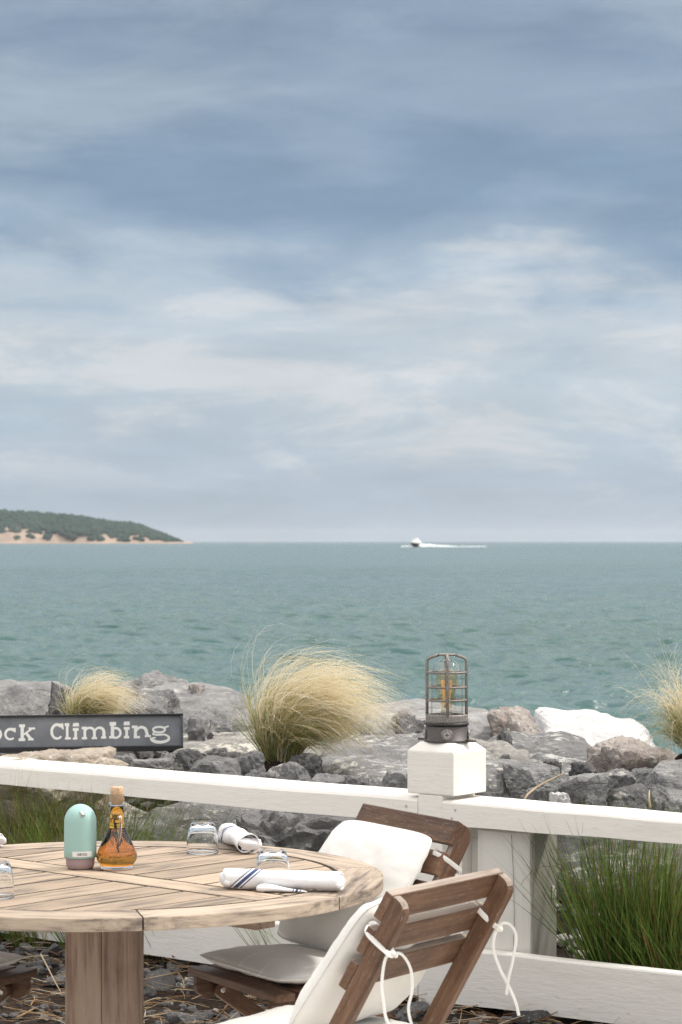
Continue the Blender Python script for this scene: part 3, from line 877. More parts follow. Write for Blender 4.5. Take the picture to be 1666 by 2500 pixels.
# mid-size stones just beyond the rail
MID = [(430, 500, 1830, 1882, 10.2, 'rock_dark'), (455, 596, 1850, 1915, 9.85, 'rock_dark'), (536, 590, 1836, 1885, 10.3, 'rock_dark'), (583, 652, 1832, 1890, 10.2, 'rock_dark'),
       (676, 762, 1860, 1925, 9.7, 'rock_dark'), (752, 845, 1888, 1935, 9.5, 'rock_dark'), (716, 792, 1838, 1895, 10.3, 'rock_dark'), (345, 425, 1852, 1895, 10.0, 'rock_grey'),
       (270, 350, 1842, 1885, 10.2, 'rock_grey'), (385, 440, 1838, 1870, 10.4, 'rock_dark'), (600, 665, 1880, 1915, 9.65, 'rock_dark'), (490, 545, 1828, 1855, 10.6, 'rock_grey'),
       (840, 900, 1895, 1945, 9.4, 'rock_dark'), (935, 1010, 1880, 1955, 9.3, 'rock_grey'), (1240, 1370, 1868, 1960, 9.7, 'rock_grey'), (1280, 1345, 1922, 1975, 9.1, 'rock_dark'),
       (1350, 1490, 1890, 1985, 9.3, 'rock_grey'), (1325, 1372, 1858, 1885, 10.3, 'rock_dark'), (1460, 1540, 1880, 1920, 10.0, 'rock_dark'), (1475, 1590, 1920, 1990, 9.3, 'rock_dark'),
       (1585, 1645, 1918, 1990, 9.0, 'rock_dark'), (1395, 1460, 1862, 1895, 10.4, 'rock_dark'), (1240, 1310, 1862, 1890, 10.5, 'rock_dark'), (1500, 1530, 1955, 2000, 8.9, 'rock_grey'),
       (1420, 1480, 1945, 1995, 9.0, 'rock_dark'), (1540, 1600, 1880, 1912, 10.2, 'rock_grey'), (1345, 1400, 1935, 1975, 9.0, 'rock_white'), (1620, 1680, 1950, 2000, 8.8, 'rock_grey'),
       (1040, 1095, 1860, 1900, 10.4, 'rock_dark'), (1210, 1255, 1840, 1862, 11.0, 'rock_grey'), (220, 290, 1850, 1880, 10.1, 'rock_tan'), (650, 700, 1835, 1865, 10.6, 'rock_dark')]
MID_LABELS = ['angular dark stone just right of the bottom corner of the sign',
    'long triangular dark stone over the rail between sign and middle grass tuft',
    'small dark block behind the triangular stone near the sign',
    'upright dark block immediately left of the middle grass tuft base',
    'pointed grey stone right in front of the middle grass tuft base',
    'flat grey stone on the rail right of the middle grass tuft',
    'black shaded stone right behind the middle grass tuft base',
    'pale grey stone under the right half of the sign',
    'flat grey stone under the middle of the sign',
    'small dark stone touching the lower right sign corner',
    'low dark stone left in front of the middle grass tuft',
    'small grey stone on the pale ledge behind the triangular stone',
    'brownish dark stone in front of the big slab, left of the dry stems',
    'dark grey wedge behind the rail directly left of the white post',
    'large grey block with pale twig in front, right of the post',
    'small dark rock touching the rail under the pale twig',
    'large pale grey angular stone in the middle of the right rail',
    'small dark stone above the pale twig at the slab edge',
    'dark stone below the left end of the brown boulder',
    'dark hollow stone among brown litter at the right rail',
    'upright dark slab standing near the right edge of the rail',
    'small dark stone left below the brown boulder',
    'dark stone at the foot of the speckled rock right of the post',
    'small grey stone on the rail among green stems',
    'dark stone on the rail left of the green stems',
    'grey stone directly under the brown boulder',
    'small white splashed stone on the right rail',
    'grey stone at the right edge just above the rail',
    'small dark stone left of the post cap on the big slab',
    'grey stone at the lower edge of the broad right slab',
    'tan stone under the left part of the sign',
    'small dark stone on the pale ledge beside the middle grass']
for i, (a, b_, c, d, Y, m) in enumerate(MID):
    rock('stone', MID_LABELS[i], a, b_, c, d, Y, (b_ - a) / F * Y * random.uniform(.8, 1.2), m, 100 + i, yaw=0, sub=4, sink=.06,
         group='broken stones beyond the rail', nplanes=11, p=34, rough=.010, cat='stone')

# small stone meshes shared by many stones
def stone_meshes(n, mats, s0, sub=2):
    r = []
    for i in range(n):
        v, f = rock_geo(s0 + i, .5, .5 * random.uniform(.6, 1), .5 * random.uniform(.4, .75), sub, nplanes=8, p=40, rough=.02)
        b = MB(); b.add(v, f); r.append(b.mesh('stone_chip', M[mats[i % len(mats)]], False))
    return r
chips = stone_meshes(14, ['rock_dark', 'rock_dark', 'rock_grey', 'rock_dark'], 300, 3)
rr = random.Random(21)
def scatter_stones(n, region, smin, smax, label, group):
    for _ in range(n):
        t, s = region()
        p = FP + FU * t + FN * s
        k = smin + (smax - smin) * rr.random() ** 2
        o = bpy.data.objects.new('stone', rr.choice(chips))
        o.location = (p.x, p.y, gz(p.x, p.y) + k * .12)
        o.rotation_euler = (rr.uniform(-.5, .5), rr.uniform(-.5, .5), rr.uniform(0, 6.3))
        o.scale = (k, k, k)
        link(o); tag(o, label, 'stone', group)
scatter_stones(90, lambda: (rr.uniform(-2.6, 1.6), rr.uniform(.35, 3.2)), .06, .22, 'small dark stone in the gaps between the boulders beyond the fence', 'small stones between the boulders')
scatter_stones(130, lambda: (rr.uniform(-2.9, 1.3), rr.uniform(-1.03, .25)), .05, .125, 'dark broken stone lying on the littered ground around the table foot', 'stones on the ground by the table')
# finer gravel: uncountable, one mesh
def gravel(name, n, region, smin, smax, mats):
    b = MB(); d, f = ico(1)
    for _ in range(n):
        t, s = region()
        p = FP + FU * t + FN * s
        k = rr.uniform(smin, smax)
        M3 = Matrix.Rotation(rr.uniform(0, 6.3), 3, 'Z') @ Matrix.Rotation(rr.uniform(-.6, .6), 3, 'X')
        ax = (k * rr.uniform(.6, 1.2), k * rr.uniform(.5, 1), k * rr.uniform(.3, .7))
        c = Vector((p.x, p.y, gz(p.x, p.y) + k * .2))
        b.add([M3 @ Vector((q[0] * ax[0] * rr.uniform(.8, 1.2), q[1] * ax[1] * rr.uniform(.8, 1.2), q[2] * ax[2])) + c for q in d], f, rr.randrange(len(mats)))
    tag(b.build(name, [M[m] for m in mats]), kind='stuff')
gravel('gravel', 2400, lambda: (rr.uniform(-3.2, 1.6), rr.uniform(-1.05, 1.2)), .008, .034, ['rock_dark', 'rock_dark', 'rock_dark'])
gravel('rock_rubble', 1500, lambda: (rr.uniform(-2.8, 1.8), rr.uniform(.3, 3.4)), .012, .05, ['rock_dark', 'rock_grey', 'rock_speck'])

# ------------------------------------------------------------------ grass and litter
def ribbons(base, d0, L, width, wind, grav, seg, mats, weights, name, parent=None, curl=0.0, seed=1, tip=0.15):
    """thin bent blades; every argument is an array with one row per blade"""
    rg = np.random.default_rng(seed)
    n = len(base)
    d = d0 / np.linalg.norm(d0, axis=1)[:, None]
    p = base.copy()
    P = [p.copy()]; Dn = [d.copy()]
    for k in range(seg):
        t = (k + 1) / seg
        d = d + wind * (t ** 1.2) / seg * 2.0 + np.array([0, 0, -1.0]) * (grav * t)[:, None] / seg * 2.0
        if curl: d = d + rg.normal(size=d.shape) * curl
        d /= np.linalg.norm(d, axis=1)[:, None]
        p = p + d * (L / seg)[:, None]
        P.append(p.copy()); Dn.append(d.copy())
    side = rg.normal(size=(n, 3)); side[:, 1] *= .5
    vs = np.zeros((n, seg + 1, 2, 3))
    for k in range(seg + 1):
        sd_ = np.cross(Dn[k], side); sd_ /= np.linalg.norm(sd_, axis=1)[:, None] + 1e-9
        wd = width * (1 - (1 - tip) * (k / seg) ** 1.5) * .5
        vs[:, k, 0] = P[k] - sd_ * wd[:, None]; vs[:, k, 1] = P[k] + sd_ * wd[:, None]
    V = vs.reshape(-1, 3)
    st = (seg + 1) * 2
    i0 = (np.arange(n) * st)[:, None] + (np.arange(seg) * 2)[None]
    Fq = np.stack([i0, i0 + 1, i0 + 3, i0 + 2], -1).reshape(-1, 4)
    me = bpy.data.meshes.new(name)
    me.from_pydata(V.tolist(), [], Fq.tolist())
    for m in mats: me.materials.append(M[m])
    ch = rg.choice(len(mats), size=n, p=np.array(weights) / sum(weights))
    me.polygons.foreach_set('material_index', np.repeat(ch, seg).astype(np.int32))
    me.polygons.foreach_set('use_smooth', [True] * len(me.polygons))
    me.update()
    o = bpy.data.objects.new(name, me)
    return link(o, parent)

def feather_grass(label, px, py, Y, scale, nb, lean=0.0, seed=1, wind_x=1.0, spread=.42):
    c = at(px, py, Y)
    root = empty('feather_grass', label, 'grass tuft', c)
    v_, f_ = rock_geo(seed + 500, .13 * scale, .11 * scale, .09 * scale, 3, p=8, rough=.02)
    b = MB(); b.add(v_, f_); mat_o = b.build('root_mat', M['soil'], root, True); mat_o.location = (0, 0, -.045)
    rg = np.random.default_rng(seed)
    def mk(n, name, L0, L1, wmul, gmul, mats, wts, wdt, spr, bias):
        th = rg.uniform(0, 2 * np.pi, n); r = np.sqrt(rg.uniform(0, 1, n)) * .075 * scale
        base = np.stack([r * np.cos(th), r * np.sin(th), np.full(n, -.03)], 1)
        a = rg.normal(0, spr, n) + bias; b_ = rg.normal(0, spr * .8, n)
        d0 = np.stack([np.sin(a) + base[:, 0] * 2, np.sin(b_) + base[:, 1] * 2, np.full(n, 1.0)], 1)
        L = rg.uniform(L0, L1, n) * scale
        wind = np.stack([wind_x * wmul * rg.uniform(.6, 1.25, n), rg.normal(0, .2, n), np.zeros(n)], 1)
        g = gmul * rg.uniform(.6, 1.3, n)
        o = ribbons(base, d0, L, np.full(n, wdt), wind, g, 11, mats, wts, name, root, curl=.022, seed=seed + len(name))
        o['kind'] = 'stuff'
    mk(int(nb * .60), 'green_blades', .22, .50, 1.1, 1.2, ['bl_green', 'bl_olive', 'bl_dgreen', 'bl_straw'], [3, 4, 1.3, 2], .0034, spread * .6, lean - .07)
    mk(int(nb * .62), 'straw_blades', .30, .60, 2.1, 2.5, ['bl_straw', 'bl_olive', 'bl_pale'], [5, 2.6, 2.5], .0031, spread * .5, lean - .03)
    mk(int(nb * .52), 'pale_plumes', .56, .92, 2.2, 2.4, ['bl_pale', 'bl_straw'], [6, 1.5], .0026, spread * .42, lean - .0)
    mk(int(nb * .010), 'stray_stems', .60, .95, 1.4, 1.0, ['bl_pale', 'bl_straw'], [1, 1], .0022, spread * .6, lean - .05)
    return root
feather_grass('large wind-blown golden feather grass tuft in the middle, left of the lamp post', 690, 1852, 10.5, .86, 2700, 0.0, 5)
feather_grass('golden feather grass tuft behind the black framed sign', 205, 1770, 11.6, .50, 1300, -.02, 6, 1.0, .5)
feather_grass('golden feather grass tuft at the right edge above the brown boulder', 1716, 1840, 10.4, .66, 2000, -.10, 8, .45, .5)

def green_tuft(label, px, Y, zb, nb, L0, L1, spr, seed, mats=('bl_green', 'bl_dgreen', 'bl_red', 'bl_olive'), wts=(5, 4, 1.6, 1.2), rad=.10, wdt=.0034, lean=0.0, group=None):
    x = (px - 833) / F * Y
    root = empty('green_grass', label, 'grass tuft', (x, Y, zb), group=group)
    rg = np.random.default_rng(seed)
    th = rg.uniform(0, 2 * np.pi, nb); r = np.sqrt(rg.uniform(0, 1, nb)) * rad
    base = np.stack([r * np.cos(th), r * np.sin(th) * .7, np.full(nb, -.04)], 1)
    a = rg.normal(0, spr, nb) + lean
    d0 = np.stack([np.sin(a) + base[:, 0] * 2.4, rg.normal(0, spr * .6, nb), np.full(nb, 1.0)], 1)
    L = rg.uniform(L0, L1, nb)
    wind = np.stack([rg.normal(.1, .18, nb), rg.normal(0, .15, nb), np.zeros(nb)], 1)
    o = ribbons(base, d0, L, wdt * rg.uniform(.6, 1.2, nb), wind, rg.uniform(.0, .4, nb), 7, mats, wts, 'blades', root, curl=.012, seed=seed, tip=.1)
    o['kind'] = 'stuff'
    return root
green_tuft('tall dense green grass clump under the right rail beside the ivory box', 1572, 8.17, .08, 1900, .36, .76, .21, 31, rad=.13, wdt=.0050)
green_tuft('green grass clump cut off by the right edge under the right rail', 1700, 8.05, .10, 800, .30, .55, .34, 32, rad=.12, wdt=.0042)
green_tuft('sparse green grass under the left rail at the left edge', 20, 9.80, .06, 420, .48, .80, .38, 33, mats=('bl_green', 'bl_olive', 'bl_red', 'bl_dgreen'), wts=(5, 2.5, 1.6, 1), rad=.16)
green_tuft('green grass under the left rail left of the mint dispenser', 125, 9.65, .06, 800, .48, .78, .30, 34, mats=('bl_green', 'bl_olive', 'bl_red', 'bl_dgreen'), wts=(5, 2.5, 1.6, 1), rad=.16)
green_tuft('green grass under the left rail behind the mint dispenser and oil cruet', 262, 9.47, .06, 800, .46, .76, .24, 35, mats=('bl_green', 'bl_olive', 'bl_red', 'bl_dgreen'), wts=(5, 2.5, 1.6, 1), rad=.15)
green_tuft('thin green grass under the left rail right of the oil cruet', 335, 9.37, .06, 330, .44, .74, .34, 36, mats=('bl_green', 'bl_olive', 'bl_red', 'bl_dgreen'), wts=(5, 2.5, 1.6, 1), rad=.12)
green_tuft('few thin grass stems under the left rail behind the upturned tumbler', 420, 9.26, .06, 40, .44, .68, .4, 37, rad=.12)
green_tuft('sparse grass in front of the dark rock between napkin and chair', 745, 8.86, .06, 80, .40, .62, .34, 38, rad=.12, lean=-.25)
green_tuft('few thin stems rising over the right rail next to the post', 1235, 9.15, .30, 16, .35, .62, .35, 41, rad=.15, wdt=.0028)
green_tuft('thin stems with one long straight stalk rising over the right rail', 1395, 8.85, .28, 55, .35, .62, .28, 42, rad=.16, wdt=.0028)
green_tuft('loose green stems rising over the right rail near the right edge', 1545, 8.7, .28, 60, .32, .56, .36, 43, rad=.16, wdt=.0028)
green_tuft('few dry stems in front of the lichened slab left of the post', 930, 9.45, .32, 22, .28, .48, .32, 44, mats=('bl_olive', 'bl_straw', 'bl_red'), wts=(3, 2, 2), rad=.10, wdt=.0026, lean=.15)
green_tuft('dry stems in front of the sign above the left rail', 150, 10.1, .45, 46, .20, .44, .42, 45, mats=('bl_straw', 'bl_red', 'bl_olive'), wts=(3, 2, 2), rad=.30, wdt=.0024)
green_tuft('dry stems in front of the right end of the sign', 350, 9.9, .45, 26, .20, .42, .42, 46, mats=('bl_straw', 'bl_red', 'bl_olive'), wts=(3, 2, 2), rad=.20, wdt=.0024)
green_tuft('low dark green grass behind the table leg below the lower rail', 330, 9.35, .0, 90, .12, .25, .5, 47, rad=.14, mats=('bl_dgreen', 'bl_red', 'bl_green'), wts=(3, 2, 2), wdt=.003)
def litter(name, n, region, L0, L1, seed, mats, wts, wd=.004):
    rg = np.random.default_rng(seed)
    B = []; D0 = []
    for _ in range(n):
        t, s = region()
        p = FP + FU * t + FN * s
        B.append((p.x, p.y, gz(p.x, p.y) + rr.uniform(.012, .05)))
        a = rr.uniform(0, 6.3); D0.append((math.cos(a), math.sin(a), rr.uniform(-.08, .28)))
    B = np.array(B); D0 = np.array(D0)
    o = ribbons(B, D0, rg.uniform(L0, L1, n), wd * rg.uniform(.5, 1.4, n), rg.normal(0, .3, (n, 3)) * np.array([1, 1, .1]), rg.uniform(0, .3, n), 5, mats, wts, name, None, curl=.05, seed=seed, tip=.5)
    tag(o, kind='stuff')
litter('dry_litter', 1500, lambda: (rr.uniform(-3.0, 1.4), rr.uniform(-1.02, .2)), .06, .22, 51, ['twig', 'twig_pale', 'bl_red'], [4, 2, 2])
litter('straw_litter', 700, lambda: (rr.uniform(-2.4, 1.5), rr.uniform(.5, 2.3)), .04, .16, 52, ['twig', 'twig_pale'], [3, 2], .0035)
def twig(label, pts, wdt, mat):
    b = MB(); b.sweep([at(*p) for p in pts], wdt, n=6, taper=lambda t: 1 - .5 * t)
    tag(b.build('twig', M[mat], None, True), label, 'twig')
twig('bleached curved twig arching over the stones right of the post', [(1276, 1960, 8.9), (1288, 1940, 8.95), (1310, 1922, 9.0), (1335, 1908, 9.05), (1360, 1896, 9.1), (1376, 1888, 9.1)], .010, 'twig_pale')
twig('pale upright twig among the stones near the right edge', [(1588, 1972, 8.75), (1585, 1950, 8.8), (1586, 1930, 8.85)], .010, 'twig_pale')
twig('long thin pale stalk slanting on the ground left of the table leg', [(100, 2330, 9.0), (115, 2358, 8.9), (132, 2392, 8.75), (150, 2424, 8.6)], .007, 'twig_pale')
twig('short pale stalk on the dark ground at the lower left', [(40, 2485, 8.25), (62, 2474, 8.3), (84, 2462, 8.35)], .009, 'twig')

# ------------------------------------------------------------------ white fence
def make_fence():
    root = empty('white_fence', 'white painted timber post and rail fence between the table and the rocks', 'fence', (FP.x, FP.y, 0))
    off = -FP
    def pt(p, z): return Vector((p.x, p.y, z)) + off
    TOP, TH, TD = 0.749, 0.088, 0.20
    yaw = math.atan2(FU.y, FU.x)
    def rail(name, a, b, z0a, z1a, z0b, z1b, depth_a, depth_b, bev):
        """beam with slightly different ends, front flush with the fence front; local x along the grain"""
        L = (b - a).length
        q = [(0, 0, z0a), (L, 0, z0b), (L, depth_b, z0b), (0, depth_a, z0a), (0, 0, z1a), (L, 0, z1b), (L, depth_b, z1b), (0, depth_a, z1a)]
        # subdivide lengthwise for an uneven hand-painted edge
        n = 24
        vs, fs = [], []
        for i in range(n + 1):
            t = i / n
            wob = .0025 * mnoise.noise(Vector((t * 7, z0a * 9, L)))
            d_ = depth_a + (depth_b - depth_a) * t
            za = z0a + (z0b - z0a) * t; zb = z1a + (z1b - z1a) * t
            c = bev
            sec = [(0, za), (d_, za), (d_, zb), (c * 1.3, zb), (c * .45, zb - c * .30), (0, zb - c)]
            for (y, z) in sec: vs.append((t * L, y + wob * (y < .01), z + wob))
        m = 6
        for i in range(n):
            for j in range(m):
                j2 = (j + 1) % m
                fs.append((i * m + j, i * m + j2, (i + 1) * m + j2, (i + 1) * m + j))
        fs.append(tuple(range(m))); fs.append(tuple(n * m + j for j in range(m - 1, -1, -1)))
        bb = MB(); bb.add(vs, fs)
        o = bb.build(name, M['paint'], root, fix=True)
        o.location = a + off
        o.rotation_euler = (0, 0, yaw)
        return o
    PW, PD = 0.104, 0.20
    L0 = on_fence(-420); R0 = on_fence(2250)
    core_l = FP.copy(); core_r = FP + FU * PW
    g = FU * .0015
    rail('top_rail', L0, core_l - g, TOP - TH + .012, TOP - .004, TOP - TH - .004, TOP, .26, TD, .014)
    rail('top_rail', core_r + g, R0, TOP - TH, TOP - .002, TOP - TH + .012, TOP - .012, TD, TD, .010)
    rail('lower_rail', L0, core_l - g, .082, .265, .060, .247, .045, .045, .008)
    rail('lower_rail', core_r + g, R0, .050, .241, .078, .262, .045, .045, .008)
    for tt_, z in ((-.035, .69), (-.05, .715), (.145, .685), (.160, .715), (-.04, .11), (-.045, .20), (.15, .10), (.155, .195)):
        b = MB(); b.lathe([(0, 0), (.0055, 0), (.005, .0012), (0, .0014)], 12)
        q = Matrix.Rotation(yaw, 4, 'Z') @ Matrix.Rotation(R(90), 4, 'X')
        c_ = FP + FU * tt_ - FN * .0002 + Vector((0, 0, z)) + off
        b.v = [tuple(c_ + (q @ Vector(v))) for v in b.v]
        b.build('nail_head', M['bolt'], root, False, True)
    # post: core between the rail ends, wider blocks between and below the rails
    ang = Matrix.Rotation(yaw, 4, 'Z')
    def pbox(b, x0, x1, y0, y1, z0, z1):
        b.box(((x0 + x1) / 2, (y0 + y1) / 2, (z0 + z1) / 2), (x1 - x0, y1 - y0, z1 - z0))
    b = MB()
    pbox(b, 0, PW, .0015, PD, -.35, TOP + .012)
    po = b.build('post', M['paint'], root); bevel_mesh(po.data, .003); po.rotation_euler = (0, 0, yaw)
    b = MB(); pbox(b, -.046, -.001, .05, PD - .003, -.35, TOP - TH - .008); pbox(b, PW + .001, PW + .048, .05, PD - .003, -.35, TOP - TH - .004)
    o = b.build('post_cheek', M['paint'], root); bevel_mesh(o.data, .002); o.rotation_euler = (0, 0, yaw)
    # cap block with chamfered top, sitting on the rails
    x0, x1, y0, y1, z0, z1, z2 = -.046, PW + .048, .0, .20, TOP + .013, TOP + .162, TOP + .192
    c = .032
    vs = [(x0, y0, z0), (x1, y0, z0), (x1, y1, z0), (x0, y1, z0), (x0, y0, z1), (x1, y0, z1), (x1, y1, z1), (x0, y1, z1),
          (x0 + c, y0 + c, z2), (x1 - c, y0 + c, z2), (x1 - c, y1 - c, z2), (x0 + c, y1 - c, z2)]
    fs = [(3, 2, 1, 0), (0, 1, 5, 4), (1, 2, 6, 5), (2, 3, 7, 6), (3, 0, 4, 7), (4, 5, 9, 8), (5, 6, 10, 9), (6, 7, 11, 10), (7, 4, 8, 11), (8, 9, 10, 11)]
    b = MB(); b.add(vs, fs)
    o = b.build('post_cap', M['paint'], root); bevel_mesh(o.data, .005, 2, 15); o.rotation_euler = (0, 0, yaw)
    cc = FP + FU * ((x0 + x1) / 2) + FN * .1
    return Vector((cc.x, cc.y, z2))
CAP_TOP = make_fence()

# ------------------------------------------------------------------ bulkhead lamp on the post
def make_lamp(c):
    root = empty('bulkhead_lamp', 'weathered caged lamp with amber bulb on top of the white fence post', 'lamp', c, R(-30))
    b = MB(); b.lathe([(.0, .0), (.081, .0), (.081, .006), (.074, .008), (.0745, .052), (.071, .056), (.0, .056)], 48)
    for a in (0, math.pi): b.box((math.cos(a) * .092, math.sin(a) * .092, .004), (.034, .022, .007))
    b.build('base', M['cast_dark'], root, True, True).data
    b = MB(); b.lathe([(.0, .0562), (.077, .0562), (.078, .060), (.077, .066), (.0, .066)], 48); b.build('gasket', M['gasket'], root, True, True)
    b = MB(); b.lathe([(.060, .0663), (.073, .0663), (.0745, .072), (.0735, .091), (.071, .094), (.060, .094), (.060, .0663)], 48)
    b.build('collar', M['cast'], root, False, True)
    for k in range(4):   # round bosses with cross-head screws
        a = R(-62 + 90 * k)
        d = Vector((math.cos(a), math.sin(a), 0))
        q = d.to_track_quat('Z', 'Y').to_matrix().to_4x4()
        q.translation = d * .0725 + Vector((0, 0, .026))
        b = MB(); b.lathe([(0, .0), (.021, .0), (.021, .004), (.018, .006), (0, .006)], 24)
        b.v = [tuple(q @ Vector(p)) for p in b.v]
        o = b.build('screw_boss', M['cast'], root, True, True)
        b = MB(); b.lathe([(0, .0062), (.0125, .0062), (.012, .0085), (0, .009)], 20)
        b.v = [tuple(q @ Vector(p)) for p in b.v]
        b.build('screw', M['bolt'], o, False, True)
        b = MB(); b.box((0, 0, .0092), (.013, .0026, .001)); b.box((0, 0, .00925), (.0026, .013, .001))
        b.v = [tuple(q @ Vector(p)) for p in b.v]
        b.build('screw_slot', M['gasket'], o, False)
    # glass jar
    pr = [(.0565, .0945), (.0565, .226)]
    for i in range(1, 9):
        a = i / 8 * math.pi / 2
        pr.append((max(.0565 * math.cos(a), .0008), .226 + .063 * math.sin(a)))
    b = MB(); b.lathe(pr, 40); b.build('glass_jar', M['jar_thin'], root, True)
    # cage
    n = 5
    for k in range(4):
        a = R(-60 + 90 * k)
        ca, sa = math.cos(a), math.sin(a)
        path = [(.0690, .088), (.0690, .18), (.0690, .275), (.0672, .285), (.061, .290), (.044, .2965), (.028, .301)]
        b = MB(); b.sweep([(r * ca, r * sa, z) for r, z in path], .0112, .0112, 8)
        b.build('cage_bar', M['cast'], root, True)
    for z in (.1435, .189, .240):
        b = MB()
        b.sweep([(.0665 * math.cos(t), .0665 * math.sin(t), z) for t in [2 * math.pi * i / 48 for i in range(49)]], .0080, .0080, 8, cap=False)
        b.build('cage_hoop', M['cast'], root, True)
    b = MB(); b.sweep([(.028 * math.cos(t), .028 * math.sin(t), .302) for t in [2 * math.pi * i / 32 for i in range(33)]], .010, .008, 8, cap=False)
    b.build('cage_crown', M['cast'], root, True)
    # bulb
    b = MB(); b.lathe([(0, .0945), (.020, .0945), (.020, .112), (.016, .114), (0, .114)], 24); sk = b.build('bulb_socket', M['socket'], root, True, True)
    pr = [(.0165, .1145), (.019, .125), (.026, .150), (.0335, .185), (.0385, .212), (.0385, .225), (.033, .240), (.020, .251), (.0006, .254)]
    b = MB(); b.lathe(pr, 32)
    bu = b.build('bulb', M['amber'], root, True)
    b = MB()
    for k in range(7):
        a = 2 * math.pi * k / 7
        b.sweep([(.008 * math.cos(a), .008 * math.sin(a), .128), (.019 * math.cos(a + .2), .019 * math.sin(a + .2), .212)], .0056, n=6)
    b.build('filament', M['filament'], bu)
make_lamp(CAP_TOP + Vector((0, 0, .0005)))

# ------------------------------------------------------------------ ivory box behind the fence
def make_box():
    bk = .075
    c = on_fence(1293, bk)                           # front right corner
    yaw = math.atan2(FU.y, FU.x) + R(4)
    root = empty('speaker_box', 'ivory outdoor box with a bulging front behind the fence right of the post', 'box', (c.x, c.y, .19), yaw)
    W, D_, H = .205, .17, .462
    # plan outline: bowed front, straight sides; front right edge narrows at the bottom
    def outline(z):
        t = z / H
        nar = .012 * (1 - t) ** 2
        pts = []
        for i in range(9):
            u = i / 8
            pts.append((-W + u * W, -.018 * math.sin(math.pi * u) ** .7))
        pts += [(.002, .012), (.004 + .006 * math.sin(math.pi * t), D_), (-W + .01, D_), (-W - .002, .01)]
        return pts
    zs = [0, .006, .1, .2, .3, H - .006, H]
    vs, fs = [], []
    for i, z in enumerate(zs):
        ins = .006 if i in (0, len(zs) - 1) else 0
        for x, y in outline(z):
            cx, cy = -W / 2, D_ / 2
            k = 1 - ins / .1
            vs.append((cx + (x - cx) * k, cy + (y - cy) * k, z))
    n = len(outline(0))
    for i in range(len(zs) - 1):
        for j in range(n):
            j2 = (j + 1) % n
            fs.append((i * n + j, i * n + j2, (i + 1) * n + j2, (i + 1) * n + j))
    fs.append(tuple(range(n - 1, -1, -1))); fs.append(tuple((len(zs) - 1) * n + j for j in range(n)))
    b = MB(); b.add(vs, fs); b.build('casing', M['box_paint'], root, False, True)
    b = MB(); b.add([(.0055, .016, .012), (.0055, D_ - .012, .03), (.0155, D_ - .012, H - .03), (.0105, .016, H - .01)], [(0, 1, 2, 3)])
    vs2 = [(.004, .014, .008), (.009, D_ - .008, .012), (.012, D_ - .008, H - .012), (.0075, .014, H - .008)]
    back = [(x - .02, y, z) for x, y, z in vs2]
    vs2 = [(x + .004, y, z) for x, y, z in vs2]
    b = MB(); b.add(vs2 + back, [(0, 1, 2, 3), (7, 6, 5, 4), (0, 4, 5, 1), (1, 5, 6, 2), (2, 6, 7, 3), (3, 7, 4, 0)])
    b.build('side_panel', M['box_grille'], root, False, True)
    st = b = MB(); b.box((.0165, D_ - .032, .245), (.002, .022, .044)); sticker = b.build('sticker', M['box_paint'], root)
    b = MB(); b.sweep([(.0179, D_ - .026, .258), (.0179, D_ - .038, .245), (.0179, D_ - .026, .232)], .0014, n=5); b.build('arrow_mark', M['black_print'], sticker)
    b = MB(); b.sweep([(-.055, -.0195, .012), (-.050, -.0182, .15), (-.052, -.0188, .3), (-.060, -.0198, H - .01)], .0016, n=5); b.build('panel_seam', M['cast_dark'], root)
    # mounting plate towards the post
    b = MB(); b.box((-W - .03, .055, .21), (.05, .012, .42)); pl = b.build('mounting_plate', M['box_paint'], root)
    for z in (.30, .40):
        b = MB(); b.lathe([(0, 0), (.004, 0), (.004, .002), (0, .002)], 12)
        q = Matrix.Rotation(R(90), 4, 'X'); b.v = [tuple(Vector((-W - .022, .047, z)) + (q @ Vector(p))) for p in b.v]
        b.build('screw', M['gasket'], pl)
make_box()
twig('thin dark wiry stem curling across the ivory box', [(1376, 2118, 8.08), (1352, 2098, 8.06), (1342, 2085, 8.05), (1345, 2073, 8.05), (1355, 2073, 8.05)], .0022, 'bl_red')
twig('thin dark wiry stem arching left over the ivory box', [(1376, 2122, 8.08), (1355, 2115, 8.05), (1325, 2115, 8.02), (1300, 2126, 8.0), (1280, 2148, 7.98), (1272, 2160, 7.98)], .0022, 'bl_red')
twig('thin dark wiry stem drooping down the side of the ivory box', [(1372, 2120, 8.08), (1358, 2160, 8.06), (1351, 2195, 8.05), (1354, 2220, 8.05), (1366, 2235, 8.05)], .0020, 'bl_red')

